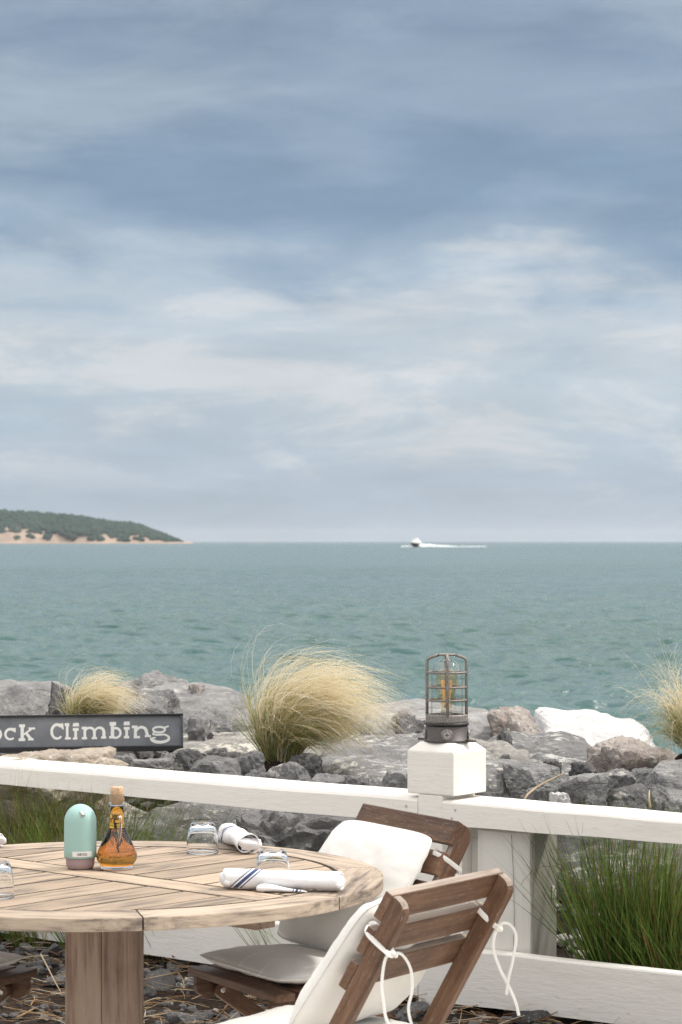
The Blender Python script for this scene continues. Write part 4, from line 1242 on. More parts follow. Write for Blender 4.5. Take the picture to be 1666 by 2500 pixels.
# ------------------------------------------------------------------ the sign
def make_sign():
    Y = 10.75
    U = .2934 / F * Y                                # one trace unit in metres
    c = at(448, 1833, Y)
    root = empty('wooden_sign', 'long black framed slate grey sign with white hand-painted words Rock Climbing', 'sign', (c.x, c.y, c.z))
    root.rotation_euler = (R(-3), R(-.45), R(3))
    Wd = 1880 * U; H = 310 * U; D_ = .045
    def bx(name, x0, x1, z0, z1, y0, y1, mat, par=root):
        b = MB(); b.box(((x0 + x1) / 2, (y0 + y1) / 2, (z0 + z1) / 2), (x1 - x0, y1 - y0, z1 - z0))
        o = b.build(name, mat, par); bevel_mesh(o.data, .0015); return o
    fb, ft, fs_w = 44 * U, 18 * U, 18 * U
    bx('panel', -Wd + fs_w, -fs_w, fb, H - ft, .014, .03, M['slate'])
    bx('frame_bottom', -Wd, 0, 0, fb - .0005, -.012, D_, M['black'])
    bx('frame_top', -Wd, 0, H - ft + .0005, H, 0, D_, M['black'])
    bx('frame_side', -fs_w + .0005, 0, fb, H - ft, .001, D_ - .001, M['frame_edge'])
    bx('frame_side', -Wd, -Wd + fs_w - .0005, fb, H - ft, .001, D_ - .001, M['frame_edge'])
    # letters traced as brush strokes (trace units: x right, y down)
    def ell(cx, cy, rx, ry, a0, a1, n=18):
        return [(cx + rx * math.cos(R(a0 + (a1 - a0) * i / n)), cy + ry * math.sin(R(a0 + (a1 - a0) * i / n))) for i in range(n + 1)]
    Lt = {}
    def letter(ch, strokes): Lt.setdefault('list', []).append((ch, strokes))
    bar = lambda x0, y0, x1, y1: ('poly', [(x0, y0), (x1, y0), (x1, y1), (x0, y1)])
    st = lambda pts, w0, w1=None: ('st', pts, w0, w0 if w1 is None else w1)
    letter('R', [bar(-268, 425, -190, 447), bar(-248, 445, -218, 540), bar(-272, 536, -196, 560), st(ell(-200, 463, 46, 28, -95, 95), 20, 20), st([(-196, 492), (-160, 540)], 24), bar(-168, 536, -120, 558)])
    letter('o', [st(ell(-30, 504, 45, 44, 0, 360, 28), 26)])
    letter('c', [st(ell(96, 503, 41, 42, -48, -312, 22), 24, 16), ('poly', [(112, 452), (140, 452), (140, 492), (124, 484)])])
    letter('k', [bar(168, 423, 217, 447), bar(180, 445, 207, 540), bar(164, 538, 218, 561), st([(204, 508), (272, 462)], 15), bar(246, 449, 300, 466), st([(222, 492), (266, 544)], 23), bar(242, 538, 288, 557)])
    letter('C', [st(ell(482, 486, 45, 58, -42, -318, 24), 27, 18), ('poly', [(506, 420), (533, 418), (537, 472), (520, 462)])])
    letter('l', [bar(545, 417, 583, 442), bar(555, 440, 576, 536), bar(547, 534, 595, 553)])
    letter('i', [('poly', [(615, 417), (661, 415), (664, 444), (610, 446)]), bar(612, 458, 660, 482), bar(624, 480, 646, 538), bar(612, 536, 650, 554)])
    letter('m', [bar(686, 448, 730, 470), bar(700, 468, 722, 536), bar(686, 534, 730, 553), st(ell(752, 492, 38, 34, -160, 0, 14), 16, 24), bar(779, 490, 802, 536), bar(768, 534, 812, 553),
                 st(ell(832, 492, 36, 34, -165, 0, 14), 16, 26), bar(856, 490, 882, 532), bar(846, 530, 888, 549)])
    letter('b', [bar(916, 412, 970, 442), bar(926, 440, 954, 534), bar(912, 528, 956, 549), st(ell(966, 503, 40, 40, -140, 140, 22), 22, 18)])
    letter('i', [('poly', [(1036, 410), (1082, 409), (1084, 440), (1032, 441)]), bar(1034, 454, 1082, 478), bar(1046, 476, 1068, 532), bar(1035, 528, 1078, 550)])
    letter('n', [bar(1100, 444, 1148, 466), bar(1118, 464, 1142, 532), bar(1116, 530, 1168, 550), st(ell(1180, 500, 42, 42, -165, -12, 14), 18, 28), st([(1220, 492), (1232, 530)], 26), bar(1208, 524, 1258, 541)])
    letter('g', [st(ell(1326, 480, 50, 23, 0, 360, 28), 17), st([(1362, 466), (1406, 452)], 14), st([(1286, 500), (1272, 516), (1310, 524), (1370, 520), (1402, 534)], 16), st(ell(1336, 552, 72, 32, -30, 190, 24), 20, 30), st([(1268, 548), (1300, 546)], 12)])
    for ch, strokes in Lt['list']:
        b = MB()
        for i, s in enumerate(strokes):
            y = .0135 - .0002 - i * .00018
            if s[0] == 'poly':
                P = [(x, q) for x, q in s[1]]
                b.add([((x - 1527) * U, y, (657 - q) * U) for x, q in P], [tuple(range(len(P)))])
            else:
                pts, w0, w1 = s[1], s[2], s[3]
                n = len(pts); L, Rr = [], []
                closed = n > 20 and abs(pts[0][0] - pts[-1][0]) + abs(pts[0][1] - pts[-1][1]) < 1
                for k in range(n):
                    a = Vector(pts[k - 1 if k else (n - 2 if closed else 0)]); c2 = Vector(pts[k + 1 if k < n - 1 else (1 if closed else n - 1)])
                    d = (c2 - a).normalized(); nn = Vector((-d.y, d.x))
                    wd = (w0 + (w1 - w0) * k / (n - 1)) / 2
                    p = Vector(pts[k])
                    L.append(p + nn * wd); Rr.append(p - nn * wd)
                vs = [((p.x - 1527) * U, y, (657 - p.y) * U) for p in L + Rr]
                b.add(vs, [(k, k + 1, n + k + 1, n + k) for k in range(n - 1)])
        b.build('letter', M['letter'], root)
make_sign()

# ------------------------------------------------------------------ round table
TC = Vector((-0.636, 6.53, 0)); TR = 0.75; TT = 0.74; TH_ = 0.033
def make_table():
    root = empty('round_table', 'large round weathered teak table with a square pedestal', 'table', TC)
    rin = TR - .118
    A = R(48)
    w_ = .134; gap = .011
    def grime(me, test):
        me.materials.append(M['joint'])
        me.polygons.foreach_set('material_index', [1 if test(p.normal) else 0 for p in me.polygons])
    # plank frame: u along the planks, v along the divider
    def plank(poly, name, mat, ang, z1=TT, th=TH_):
        vs, fs = prism(poly, 0, th)
        b = MB(); b.add(vs, fs)
        o = b.build(name, M[mat], root, False, True)
        bevel_mesh(o.data, .003, 2, 40)
        grime(o.data, lambda n: n.z < .8)
        o.location = (0, 0, z1 - th)
        o.rotation_euler = (0, 0, ang)
        return o
    dw = .052
    for sgn in (1, -1):
        k = -5
        v0 = -rin + .02
        vs_ = np.arange(-4.5, 5.0) * w_ + (.02 if sgn > 0 else -.03)
        edges = [-rin] + [float(v) for v in vs_ if -rin + .03 < v < rin - .03] + [rin]
        for a, b_ in zip(edges[:-1], edges[1:]):
            a2, b2 = a + gap / 2, b_ - gap / 2
            rr_ = rin - gap
            arc = []
            n = 8
            for i in range(n + 1):
                v = a2 + (b2 - a2) * i / n
                if abs(v) >= rr_: v = math.copysign(rr_ - 1e-4, v)
                arc.append((math.sqrt(max(rr_ ** 2 - v * v, 0)), v))
            if max(u for u, _ in arc) < dw + .03: continue
            arc = [(max(u, dw + gap + .002), v) for u, v in arc]
            poly = [(dw + gap, a2)] + arc + [(dw + gap, b2)]
            if sgn < 0: poly = [(-u, v) for u, v in reversed(poly)]
            plank(poly, 'plank', 'teak', A, TT - random.uniform(0, .0012))
    # divider plank across the middle, its own grain direction
    n = 8; rr_ = rin - gap
    top = [(math.sqrt(rr_ ** 2 - v * v), v) for v in np.linspace(-dw, dw, n)]
    plank(top + [(-u, v) for u, v in reversed(top)], 'plank', 'teak', A + R(90), TT - .0004)
    # rim segments
    N = 8
    for k in range(N):
        mid = R(-77.5 + 45 * k + 22.5)
        h = R(22.5)
        gp = .0016 / TR
        P = []
        m = 14
        for i in range(m + 1):
            a = -h + gp + (2 * h - 2 * gp) * i / m
            P.append((TR * math.cos(a), TR * math.sin(a)))
        for i in range(m + 1):
            a = h - gp - (2 * h - 2 * gp) * i / m
            P.append((rin * math.cos(a), rin * math.sin(a)))
        # turn so that local x runs along the segment
        P = [(y, -x) for x, y in P]
        vs, fs = prism(P, 0, TH_)
        b = MB(); b.add([(x, y + (TR + rin) / 2, z) for x, y, z in vs], fs)
        o = b.build('rim_segment', M['teak_rim'], root, False, True)
        bevel_mesh(o.data, .003, 2, 40)
        grime(o.data, lambda n: abs(n.z) < .8 and n.y > -.55)
        c = Vector((math.cos(mid), math.sin(mid), 0)) * (TR + rin) / 2
        o.location = (c.x, c.y, TT - TH_)
        o.rotation_euler = (0, 0, mid + R(90))
    # underframe beams
    for a in (A, A + R(90)):
        d = Vector((math.cos(a), math.sin(a), 0))
        zz2 = TT - TH_ - (.024 if a == A else .0245) - .0005
        board('under_beam', -d * .60 + Vector((0, 0, zz2)), d * .60 + Vector((0, 0, zz2)), .07, .045, M['teak_leg'], root)
    # pedestal: four heavy boards with open joints, on a crossed foot
    for (x, y) in ((-.0485, -.0485), (.0485, -.0485), (-.0485, .0485), (.0485, .0485)):
        board('pedestal_board', (x, y, .07), (x, y, TT - TH_ - .05), .0964, .0964, M['teak_leg'], root, up=(0, 1, 0), bev=.0035)
    board('foot_beam', (-.38, 0, .036), (.38, 0, .036), .11, .07, M['teak_leg'], root, bev=.006)
    board('foot_beam', (0, -.38, .037), (0, -.056, .037), .11, .07, M['teak_leg'], root, bev=.006)
    board('foot_beam', (0, .056, .037), (0, .38, .037), .11, .07, M['teak_leg'], root, bev=.006)
make_table()

# ------------------------------------------------------------------ chairs
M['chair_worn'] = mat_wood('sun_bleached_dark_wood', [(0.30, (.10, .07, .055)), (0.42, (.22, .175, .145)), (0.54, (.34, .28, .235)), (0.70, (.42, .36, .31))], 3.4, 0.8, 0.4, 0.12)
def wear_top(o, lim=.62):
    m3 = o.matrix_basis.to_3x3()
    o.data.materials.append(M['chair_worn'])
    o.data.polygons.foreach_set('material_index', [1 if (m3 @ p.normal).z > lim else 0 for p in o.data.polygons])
CW = .47
def make_chair(label):
    """local: x to the sitter's right, y forward, z up; origin on the ground below the top of the back"""
    root = empty('folding_chair', label, 'chair', group='wooden folding chairs around the table')
    wd = M['chair_wood']
    top, foot = Vector((0, 0, .85)), Vector((0, .50, .0))
    dirn = (foot - top).normalized()                  # down along the long post
    nf = Vector((0, -dirn.z, dirn.y))                 # out of the back's front side (forward/up)
    if nf.y < 0: nf = -nf
    pd, pw = .046, .026                               # post depth and thickness
    L = (foot - top).length
    def place(o, origin, xax, yax, zax):
        m = Matrix.Identity(4)
        for i in range(3): m[i][0], m[i][1], m[i][2] = xax[i], yax[i], zax[i]
        m.translation = origin
        o.matrix_local = m
    for sx in (-1, 1):
        # profile in (along, depth): rounded at the rear top corner
        r = .036
        prof_ = [(0, pd), (L, pd), (L, 0), (r, 0)] + [(r - r * math.sin(a), r - r * math.cos(a)) for a in [R(q) for q in (15, 30, 45, 60, 75, 90)]]
        prof_ = [(u, v) for u, v in prof_ if not (abs(u) < 1e-6 and v > pd)]
        vs, fs = prism(prof_, -pw / 2, pw / 2)
        b = MB(); b.add(vs, fs)
        o = b.build('back_post', wd, root, False, True); bevel_mesh(o.data, .003, 2, 30)
        # along = dirn, depth = nf
        place(o, top + Vector((sx * (CW / 2 - pw / 2), 0, 0)) - nf * pd, dirn, nf, dirn.cross(nf))
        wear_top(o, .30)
    # back slats on the front of the posts
    s = 0.0
    for k, h in enumerate((.070, .068, .070)):
        a = top + dirn * (s + h / 2) + nf * (.0115 + .0004)
        o = board('back_slat', a - Vector((CW / 2, 0, 0)), a + Vector((CW / 2, 0, 0)), h, .023, wd, root, up=nf, bev=.003)
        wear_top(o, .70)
        if k == 0:
            for sx in (-1, 1):
                for q in (-.02, .02):
                    b = MB(); b.lathe([(0, 0), (.005, 0), (.0045, .0012), (0, .0014)], 12)
                    qt = nf.to_track_quat('Z', 'Y').to_matrix().to_4x4(); qt.translation = Vector(a) + Vector((sx * (CW / 2 - .013), 0, 0)) + dirn * q + nf * .0117
                    sc_ = b.build('screw', M['cast_dark'], root, False, True); sc_.matrix_local = qt
        s += h + .026
    # seat: side bearers and slats
    zs = .435
    y0, y1 = .235, .615
    for sx in (-1, 1):
        x = sx * (CW / 2 - pw - .014)
        vs, fs = prism([(y0 + .0, 0), (y1 - .026, 0), (y1 - .006, .012), (y1, .030), (y1, .058), (y0, .058)], -.011, .011)
        b = MB(); b.add(vs, fs)
        o = b.build('seat_bearer', wd, root, False, True); bevel_mesh(o.data, .003, 2, 30)
        place(o, Vector((x, 0, zs - .0805)), Vector((0, 1, 0)), Vector((0, 0, 1)), Vector((1, 0, 0)))
    ws = [.060, .048, .048, .048, .048, .048]
    y = y1 + .002
    for h in ws:
        full = CW if y > .40 else CW - 2 * pw - .006
        board('seat_slat', (-full / 2, y - h / 2, zs - .011), (full / 2, y - h / 2, zs - .011), h, .022, wd, root, bev=.004)
        y -= h + .015
    # second pair of legs: pivot under the seat front, running back and down
    for sx in (-1, 1):
        x = sx * (CW / 2 - pw - .014 - .011 - .0125)
        a = Vector((x, .545, .375)); e = Vector((x, .015, .0))
        d = (e - a).normalized(); nn = Vector((0, -d.z, d.y))
        Lg = (e - a).length
        hw = .0225
        P = [(Lg, -hw), (Lg, hw), (0, hw)] + [(-hw * math.sin(q), hw * math.cos(q)) for q in [R(v) for v in (30, 60, 90, 120, 150)]] + [(0, -hw)]
        vs, fs = prism(P, -.0115, .0115)
        b = MB(); b.add(vs, fs)
        o = b.build('rear_leg', wd, root, False, True); bevel_mesh(o.data, .003, 2, 40)
        place(o, a, d, nn, d.cross(nn))
        for side in (-1, 1):
            b = MB(); b.lathe([(0, 0), (.0085, 0), (.0085, .002), (.005, .003), (.005, .0015), (0, .0015)], 16)
            q = Matrix.Rotation(R(90) * side, 4, 'Y'); q.translation = Vector((x + side * .0117, a.y, a.z))
            bo = b.build('pivot_bolt', M['steel'], root, False, True); bo.matrix_local = q
    board('stretcher', (-CW / 2 + pw + .04, .12, .074), (CW / 2 - pw - .04, .12, .074), .02, .035, wd, root)
    board('stretcher', (-CW / 2 + pw, .445, .09), (CW / 2 - pw, .445, .09), .02, .035, wd, root)
    return root
def copy_tree(o, parent=None):
    c = o.copy(); COL.objects.link(c)
    if parent is not None: c.parent = parent
    for ch in list(o.children): copy_tree(ch, c)
    return c
def seat_at(o, x, y, fx, fy, roll=0.0, z=0.0):
    o.location = (x, y, z)
    o.rotation_mode = 'QUATERNION'
    rz = math.atan2(-fx, fy)
    q = Matrix.Rotation(rz, 4, 'Z') @ Matrix.Rotation(roll, 4, 'Y')
    o.rotation_quaternion = q.to_quaternion()
CHAIRS = {'A': (.205, 7.0, -.83, -.56, R(-1.0)), 'B': (.253, 5.58, -.815, .58, 0.0), 'C': (-1.50, 6.93, .86, -.50, R(1.0))}
chA = make_chair('dark wooden folding chair facing the table on its far right, back against the fence')
chB = copy_tree(chA); chB['label'] = 'dark wooden folding chair nearest to the camera, seen from behind'
chC = copy_tree(chA); chC['label'] = 'dark wooden folding chair cut off by the left edge, only its seat corner showing'
for o, k in ((chA, 'A'), (chB, 'B'), (chC, 'C')):
    seat_at(o, *CHAIRS[k])

def cushion_geo(w_, h_, t_, seed, n=30, sag=0.0, wr=.006):
    """closed pillow: x width, y height, z thickness"""
    vs, fs = [], []
    o = Vector((seed * 3.1, seed * 1.7, seed * .9))
    def P(u, v, sg):
        rc = 1 - .075 * (abs(u) * abs(v)) ** 5
        x = u * w_ / 2 * rc * (1 - .012 * (1 - v * v)); y = v * h_ / 2 * rc * (1 - .012 * (1 - u * u))
        k = max((1 - abs(u) ** 3.2), 0) ** .55 * max((1 - abs(v) ** 3.2), 0) ** .55
        z = sg * t_ / 2 * k
        cor = (abs(u) * abs(v)) ** 3
        a = math.atan2(v, u)
        z += sg * k * wr * (mnoise.fractal(Vector((u * 2, v * 2, 0)) + o, 1, 2, 3) * 1.2 + 1.6 * (max(abs(u), abs(v)) ** 4) * mnoise.noise(Vector((a * 9, 0, 0)) + o))
        z += -sag * (u * u) 
        return (x, y, z)
    for sg in (1, -1):
        for j in range(n + 1):
            for i in range(n + 1):
                vs.append(P(-1 + 2 * i / n, -1 + 2 * j / n, sg))
    m = (n + 1) ** 2
    for j in range(n):
        for i in range(n):
            a = j * (n + 1) + i
            fs.append((a, a + 1, a + n + 2, a + n + 1))
            fs.append((m + a, m + a + n + 1, m + a + n + 2, m + a + 1))
    rim = [P(-1 + 2 * i / n, -1, 0) for i in range(n + 1)] + [P(1, -1 + 2 * i / n, 0) for i in range(1, n + 1)] + \
          [P(1 - 2 * i / n, 1, 0) for i in range(1, n + 1)] + [P(-1, 1 - 2 * i / n, 0) for i in range(1, n + 1)]
    return vs, fs, rim
def cushion(name, label, chair, origin, xax, yax, zax, w_, h_, t_, mat, seed, sag=0.0, ties=(), wr=.006):
    """origin and axes in the chair's local frame; the cushion is its own thing"""
    root = empty(name, label, 'cushion')
    m = Matrix.Identity(4)
    for i in range(3): m[i][0], m[i][1], m[i][2] = xax[i], yax[i], zax[i]
    m.translation = origin
    cm = Matrix.Translation(chair.location) @ chair.rotation_quaternion.to_matrix().to_4x4()
    W_ = cm @ m
    root.matrix_world = W_
    vs, fs, rim = cushion_geo(w_, h_, t_, seed, sag=sag, wr=wr)
    b = MB(); b.add(vs, fs)
    bm_o = b.build('cover', mat, root, True)
    bm = bmesh.new(); bm.from_mesh(bm_o.data); bmesh.ops.remove_doubles(bm, verts=bm.verts, dist=1e-5); bmesh.ops.recalc_face_normals(bm, faces=bm.faces); bm.to_mesh(bm_o.data); bm.free()
    b = MB(); b.sweep(rim, .0045, n=6, cap=False, up=(0, 0, 1)); b.build('piping', mat, root, True)
    inv = W_.inverted() @ cm
    for pts, wdt, th in ties:                          # given in chair coordinates
        b = MB(); b.sweep([inv @ Vector(p) for p in pts], wdt, th, 4, up=inv.to_3x3() @ (chair.rotation_quaternion.to_matrix().inverted() @ Vector((.15, 1, .05))))
        b.build('tie', M['cushion'], root, False)
    return root
top, foot = Vector((0, 0, .85)), Vector((0, .50, 0))
DN = (foot - top).normalized(); NF = Vector((0, -DN.z, DN.y))
UPB = -DN
def smooth(pts, n=6):
    """Catmull-Rom through points"""
    P = [Vector(p) for p in pts]; out = []
    for i in range(len(P) - 1):
        a, b, c, d = P[max(i - 1, 0)], P[i], P[i + 1], P[min(i + 2, len(P) - 1)]
        for k in range(n):
            t = k / n
            out.append(.5 * ((2 * b) + (c - a) * t + (2 * a - 5 * b + 4 * c - d) * t * t + (3 * b - a - 3 * c + d) * t ** 3))
    out.append(P[-1]); return out
def tie_set(ch, sx, drops, s=.108):
    """a tape round the post with a knot behind it and two hanging tails; tails are given as (across the view, up) in metres"""
    W2L = ch.rotation_quaternion.to_matrix().inverted()
    x = sx * (CW / 2)
    base = top + DN * s
    f = base + NF * .035 + Vector((sx * (CW / 2 - .028), 0, 0))
    o1 = base + NF * .012 + Vector((x + sx * .003, 0, -.004))
    o2 = base - NF * .049 + Vector((x + sx * .002, 0, -.010))
    kn = base - NF * .051 + Vector((x - sx * .012, 0, -.012))
    i1 = base - NF * .020 + Vector((x - sx * .029, 0, .0))
    i2 = base + NF * .020 + Vector((x - sx * .032, 0, .01))
    T = [(smooth([f, o1, o2, kn]), .013, .003), (smooth([kn, i1, i2, f]), .013, .003)]
    ring = [kn + Vector((.006 * math.cos(a), -.003 * math.sin(2 * a), .006 * math.sin(a))) for a in [i * math.pi / 6 for i in range(13)]]
    T.append((ring, .008, .007))
    T.append((smooth([kn + Vector((-.009, -.003, .006)), kn + Vector((0, -.008, 0)), kn + Vector((.010, -.004, -.007))]), .010, .006))
    for i, d in enumerate(drops):
        P = [kn] + [kn + W2L @ Vector((dx, -.006 - .008 * i - .04 * abs(dz), dz)) for dx, dz in d]
        T.append((smooth(P), .0072, .0012))
    return T
dropsN = [[(-.016, -.010), (-.024, -.063), (-.020, -.105), (-.013, -.145), (.016, -.200)],
          [(.020, .002), (.040, -.030), (.043, -.077), (.035, -.118), (.045, -.16), (.065, -.195)]]
dropsF = [[(-.008, -.016), (-.011, -.049), (.003, -.092), (.022, -.13), (.040, -.17), (.049, -.205)],
          [(.008, .013), (.027, .011), (.042, -.016), (.035, -.070), (.024, -.116), (.019, -.154)]]
dropsA = [[(.002, -.02), (.004, -.06), (.010, -.11), (.014, -.15)], [(-.006, -.02), (-.008, -.07), (.004, -.12), (.010, -.17)]]
back_h = .41
def back_cushion(label, ch, seed, ties):
    org = top + DN * (.066 + back_h / 2) + NF * (.024 + .058) + Vector((.012, 0, 0))
    return cushion('back_cushion', label, ch, org, Vector((1, 0, 0)), (UPB - NF * .10).normalized(), Vector((1, 0, 0)).cross((UPB - NF * .10).normalized()), .475, back_h, .108, M['cushion'], seed, sag=-.004, ties=ties, wr=.008)
back_cushion('white back cushion tied to the far right chair in front of the fence', chA, 3, tie_set(chA, -1, dropsA) + tie_set(chA, 1, dropsA))
back_cushion('white back cushion with long hanging ties on the nearest chair', chB, 5, tie_set(chB, -1, dropsN) + tie_set(chB, 1, dropsF))
def seat_cushion(label, ch, seed, mat):
    org = Vector((0, .405, .435 + .028))
    tilt = Matrix.Rotation(R(2.0), 3, 'X')
    cushion('seat_cushion', label, ch, org, Vector((1, 0, 0)), tilt @ Vector((0, 1, 0)), tilt @ Vector((0, 0, 1)), .45, .40, .060, mat, seed, wr=.006)
seat_cushion('pale grey seat cushion with white dashes on the far right chair', chA, 7, M['cushion_grey'])
seat_cushion('plain pale seat cushion on the nearest chair at the bottom edge', chB, 8, M['cushion_pale'])
seat_cushion('grey seat cushion on the chair cut off by the left edge', chC, 9, M['cushion_grey'])

# ------------------------------------------------------------------ things on the table
def on_table(px, py):
    Y = (CAM_Z - TT) * F / (py - 1321.5)
    return Vector(((px - 833) / F * Y, Y, TT + .0008))
def dispenser():
    p = on_table(197.5, 2119)
    root = empty('soap_dispenser', 'mint green domed dispenser with mauve base beside the oil cruet', 'dispenser', p)
    b = MB(); b.lathe([(0, 0), (.0325, 0), (.0365, .004), (.0392, .014), (.0398, .028), (.0398, .031), (0, .031)], 48); b.build('base', M['mauve'], root, True, True)
    pr = [(.030, .0305), (.0425, .0305), (.0443, .032), (.0446, .05), (.0441, .127)]
    for i in range(1, 13):
        a = i / 12 * math.pi / 2
        pr.append((max(.0441 * math.cos(a), .0003), .129 + .0475 * math.sin(a)))
    b = MB(); b.lathe(pr, 64); b.build('body', M['teal'], root, True, True)
    # spout pipe
    b = MB()
    a0 = Vector((.004, -.033, .158)); d = Vector((.45, -.62, -.42)).normalized()
    b.lathe([(.0042, 0), (.0042, .020), (.0030, .0202), (.0030, .004)], 20)
    q = d.to_track_quat('Z', 'Y').to_matrix().to_4x4(); q.translation = a0
    b.v = [tuple(q @ Vector(v)) for v in b.v]
    sp = b.build('spout', M['steel'], root, True, True)
    b = MB(); b.lathe([(0, .012), (.0029, .0121), (0, .0125)], 16); b.v = [tuple(q @ Vector(v)) for v in b.v]; b.build('spout_hole', M['gasket'], sp)
    # label tape wrapped on the body
    def patch(x0, x1, z0, z1, r, mat, name, par, n=10):
        bb = MB(); vs = []
        for i in range(n + 1):
            x = x0 + (x1 - x0) * i / n; a = math.asin(x / .0446)
            for z in (z0, z1): vs.append((r * math.sin(a), -r * math.cos(a), z))
        bb.add(vs, [(2 * i, 2 * i + 2, 2 * i + 3, 2 * i + 1) for i in range(n)])
        return bb.build(name, mat, par)
    k = .1403 / F * p.y
    lab = patch((302 - 410) * k, (628 - 410) * k, (1525 - 1296) * k, (1525 - 1203) * k, .0450, M['white_label'], 'label_tape', root)
    # SANITIZER in narrow capitals, as strokes on a 4 x 6 grid
    G = {'S': ['.##', '#..', '##.', '.##', '..#', '##.'], 'A': ['.#.', '#.#', '#.#', '###', '#.#', '#.#'], 'N': ['#.#', '###', '###', '###', '#.#', '#.#'], 'I': ['#', '#', '#', '#', '#', '#'],
         'T': ['###', '.#.', '.#.', '.#.', '.#.', '.#.'], 'Z': ['###', '..#', '.#.', '.#.', '#..', '###'], 'E': ['###', '#..', '##.', '#..', '#..', '###'], 'R': ['##.', '#.#', '##.', '##.', '#.#', '#.#']}
    word = 'SANITIZER'
    tot = sum(len(G[c][0]) + 1 for c in word) - 1
    x0, x1, z0, z1 = (390 - 410) * k, (552 - 410) * k, (1525 - 1275) * k, (1525 - 1230) * k
    ux, uz = (x1 - x0) / tot, (z1 - z0) / 6
    b = MB(); cx = 0
    for c in word:
        for r_, row in enumerate(G[c]):
            for q_, ch in enumerate(row):
                if ch != '#': continue
                xa, xb = x0 + (cx + q_) * ux, x0 + (cx + q_ + 1) * ux
                za, zb = z1 - (r_ + 1) * uz, z1 - r_ * uz
                vv = []
                for x, z in ((xa, za), (xb, za), (xb, zb), (xa, zb)):
                    a = math.asin(x / .0446); vv.append((.04525 * math.sin(a), -.04525 * math.cos(a), z))
                b.add(vv, [(0, 1, 2, 3)])
        cx += len(G[c][0]) + 1
    b.build('lettering', M['black_print'], lab)
dispenser()
def cruet():
    p = on_table(286.5, 2119)
    root = empty('oil_cruet', 'corked glass cruet of amber oil with herbs beside the mint dispenser', 'cruet', p)
    pr = [(.0003, .0), (.044, .0), (.0458, .003), (.0455, .008), (.047, .013), (.0545, .023), (.0562, .031), (.0545, .042), (.048, .058), (.0395, .076), (.0305, .092), (.0240, .108), (.0205, .123), (.0186, .145), (.0183, .172), (.0195, .176), (.0213, .179), (.0205, .184), (.0213, .189), (.0205, .194), (.0200, .202), (.0172, .2025)]
    inner = [(.0165, .198), (.0160, .175), (.0162, .145), (.0180, .123), (.0215, .108), (.0280, .092), (.0370, .076), (.0455, .058), (.0520, .042), (.0538, .031), (.052, .023), (.0445, .013), (.040, .009), (.0003, .0085)]
    b = MB(); b.lathe(pr + inner, 56); b.build('bottle', M['glass'], root, True, True)
    oil = [(.0003, .0083)] + [(r + .0004, z) for r, z in reversed(inner[1:-1]) if z < .173] + [(.0161, .172), (.0003, .1715)]
    split = .046
    lo = [q for q in oil if q[1] <= split]
    cut = .112
    up = [(.0003, cut + .0003)] + [(.0206, cut + .0003)] + [q for q in oil if q[1] > cut]
    lo = [q for q in oil if q[1] < cut and q[0] > .0003]; lo = [(.0003, .0083)] + lo + [(.0206, cut), (.0003, cut)]
    b = MB(); b.lathe(up, 48); b.build('oil', M['oil'], root, True, True)
    b = MB(); b.lathe(lo, 48); b.build('oil_body', M['oil_low'], root, True, True)
    b = MB(); b.lathe([(0, .176), (.0158, .176), (.0182, .215), (.0176, .2225), (.0165, .224), (0, .224)], 32); b.build('cork', M['cork'], root, True, True)
    rg = random.Random(4)
    b = MB()
    for i in range(5):
        a = rg.uniform(0, 6.3); r0 = rg.uniform(.004, .02)
        z0 = rg.uniform(.03, .07); z1 = rg.uniform(.09, .135)
        b.sweep(smooth([(r0 * math.cos(a), r0 * math.sin(a), z0), (r0 * .6 * math.cos(a + .5), r0 * .6 * math.sin(a + .5), (z0 + z1) / 2), (.009 * math.cos(a * 2), .009 * math.sin(a * 2), z1)], 4), .0032, n=5)
    for i in range(16):
        a = rg.uniform(0, 6.3); z = rg.uniform(.05, .125); r0 = .006
        b.sweep([(r0 * math.cos(a), r0 * math.sin(a), z), (1.9 * r0 * math.cos(a), 1.9 * r0 * math.sin(a), z + .012)], .003, .0012, n=5)
    b.build('herbs', M['herb'], root)
    b = MB()
    b.sweep(smooth([(.006, -.0165, .142), (.010, -.026, .146), (.0135, -.037, .140), (.0138, -.0415, .122), (.0115, -.0425, .100), (.0085, -.0420, .080), (.0065, -.036, .073), (.006, -.034, .072)], 5), .0085, .0085, 10)
    b.build('handle', M['glass'], root, True)
cruet()
def tumbler(label, px, py, h=.086, r=.0465):
    p = on_table(px, py)
    root_p = p
    # standing on its mouth: thick base on top
    out = [(r, 0), (r * 1.0, .004), (r * .985, h * .35), (r * .90, h * .72), (r * .77, h * .93), (r * .70, h), (r * .60, h + .0005), (.0004, h - .002)]
    inn = [(.0004, h - .008), (r * .60, h - .008), (r * .725, h - .013), (r * .865, h * .66), (r * .95, h * .33), (r * .968, .004), (r * .975, 0), (r, 0)]
    b = MB(); b.lathe(out + inn, 56)
    o = b.build('tumbler', M['glass'], None, True, True)
    o.location = p
    tag(o, label, 'glass', 'tumblers upside down on the table')
tumbler('upturned clear tumbler left of the rolled napkin at the far edge', 495.5, 2081)
tumbler('upturned clear tumbler standing just behind the long striped napkin', 666, 2152, .084)
tumbler('upturned clear tumbler cut off by the left edge of the picture', -8, 2189, .088)
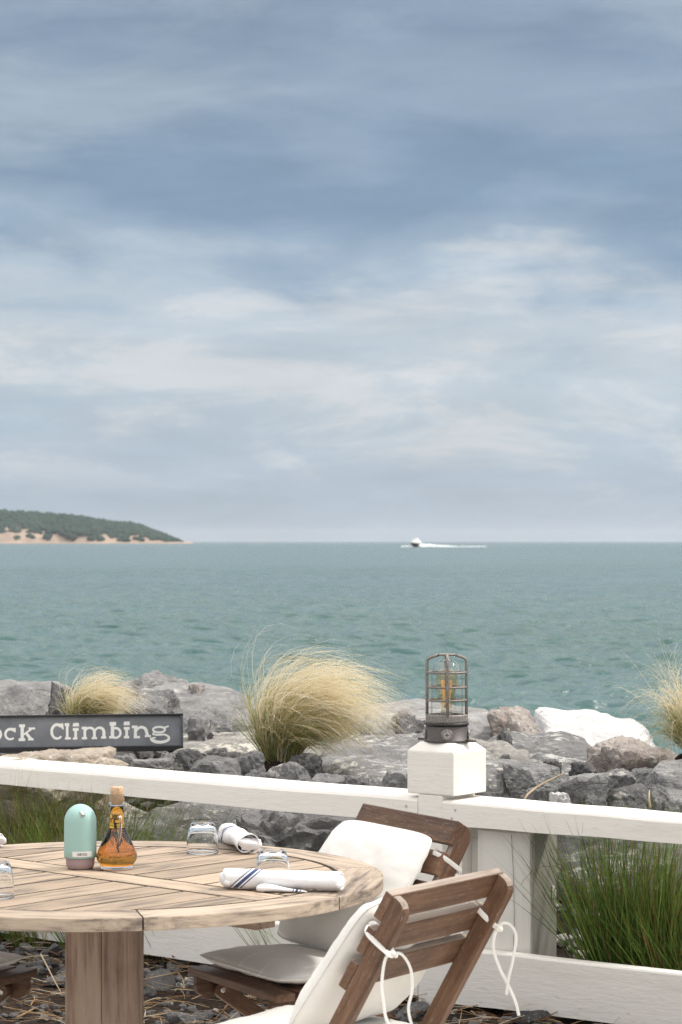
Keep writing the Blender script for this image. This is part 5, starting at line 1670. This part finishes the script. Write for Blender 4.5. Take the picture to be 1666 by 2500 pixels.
def napkin(label, a, b_, r, flat=.85, seed=1, flap=None, crumple=1.0):
    """rolled napkin from a to b_ lying on the table, spiral end showing"""
    A, B = Vector(a), Vector(b_)
    d = B - A; L = d.length
    root = empty('rolled_napkin', label, 'napkin', ((A.x + B.x) / 2, (A.y + B.y) / 2, TT + .0012), math.atan2(d.y, d.x), group='rolled striped napkins')
    rg = random.Random(seed); o = Vector((seed * 5.1, seed * 2.7, 0))
    m = 28; turns = 1.7; n = 84
    vs, fs = [], []
    for i in range(m + 1):
        u = i / m
        x = -L / 2 + L * u
        for k in range(n + 1):
            t = k / n
            a_ = 2 * math.pi * turns * t - 1.1
            rr2 = r * (1 - .30 * t)
            wob = 1 + crumple * .13 * mnoise.noise(Vector((u * 2.6, a_ * .8, 0)) + o) + (crumple * .07 * mnoise.noise(Vector((u * 9, a_ * .4, 3)) + o))
            y = rr2 * wob * math.cos(a_) * 1.12
            z = r * flat + rr2 * wob * math.sin(a_) * flat
            xx = x + (.010 * mnoise.noise(Vector((a_ * .7, 9, 0)) + o) - .006 * t) * (2 * u - 1) * 1.0
            vs.append((xx, y, max(z, .001 + .0008 * t)))
    for i in range(m):
        for k in range(n):
            fs.append((i * (n + 1) + k, i * (n + 1) + k + 1, (i + 1) * (n + 1) + k + 1, (i + 1) * (n + 1) + k))
    b = MB(); b.add(vs, fs)
    ob = b.build('cloth_roll', M['napkin'], root, True)
    md = ob.modifiers.new('thick', 'SOLIDIFY'); md.thickness = .0016; md.offset = 0
    # cloth folded into the open ends
    v_, f_ = rock_geo(seed + 900, .016, r * .86, r * .74 * flat, 3, nplanes=5, p=5, rough=.004)
    for sx in (-1, 1):
        b = MB(); b.add([p + Vector((sx * (L / 2 - .010), 0, r * flat)) for p in v_], f_)
        b.build('cloth_fold', M['napkin'], root, True)
    # the loose corner lying on the table in front
    if flap:
        x0, x1, rad = flap
        nn, kk = 16, 20
        vs, fs = [], []
        for i in range(nn + 1):
            u = i / nn
            q = rad * ((1 - u) ** .8 + .06) * (1 + .12 * math.sin(u * 7))
            for k in range(kk + 1):
                a_ = 2 * math.pi * k / kk * 1.02 + .6
                y = -r * 1.16 - .006 + 1.25 * q * math.cos(a_) + .004 * u
                z = q * .72 + .0012 + .72 * q * math.sin(a_) * (1 + .1 * math.sin(a_ * 2 + u * 4))
                vs.append((x0 + (x1 - x0) * u + .010 * math.cos(a_) * (1 - u), y, max(z, .0012)))
        for i in range(nn):
            for k in range(kk):
                fs.append((i * (kk + 1) + k, i * (kk + 1) + k + 1, (i + 1) * (kk + 1) + k + 1, (i + 1) * (kk + 1) + k))
        b = MB(); b.add(vs, fs)
        of = b.build('cloth_corner', M['napkin_corner'], root, True)
        md = of.modifiers.new('thick', 'SOLIDIFY'); md.thickness = .0014; md.offset = 0
    return root
napkin('long rolled white napkin with blue stripes lying at the near right of the table', on_table(547, 2168), on_table(836, 2176), .0285, .9, 1, flap=(-.048, .072, .0115))
napkin('rolled white napkin seen end on at the far edge beside the tumbler', on_table(556, 2056), on_table(607, 2085), .030, .95, 2, crumple=2.2)
napkin('rolled napkin cut off by the left edge at the back of the table', on_table(-95, 2066), on_table(6, 2068), .022, .9, 3)
print('scene built', len(bpy.data.objects), 'objects')
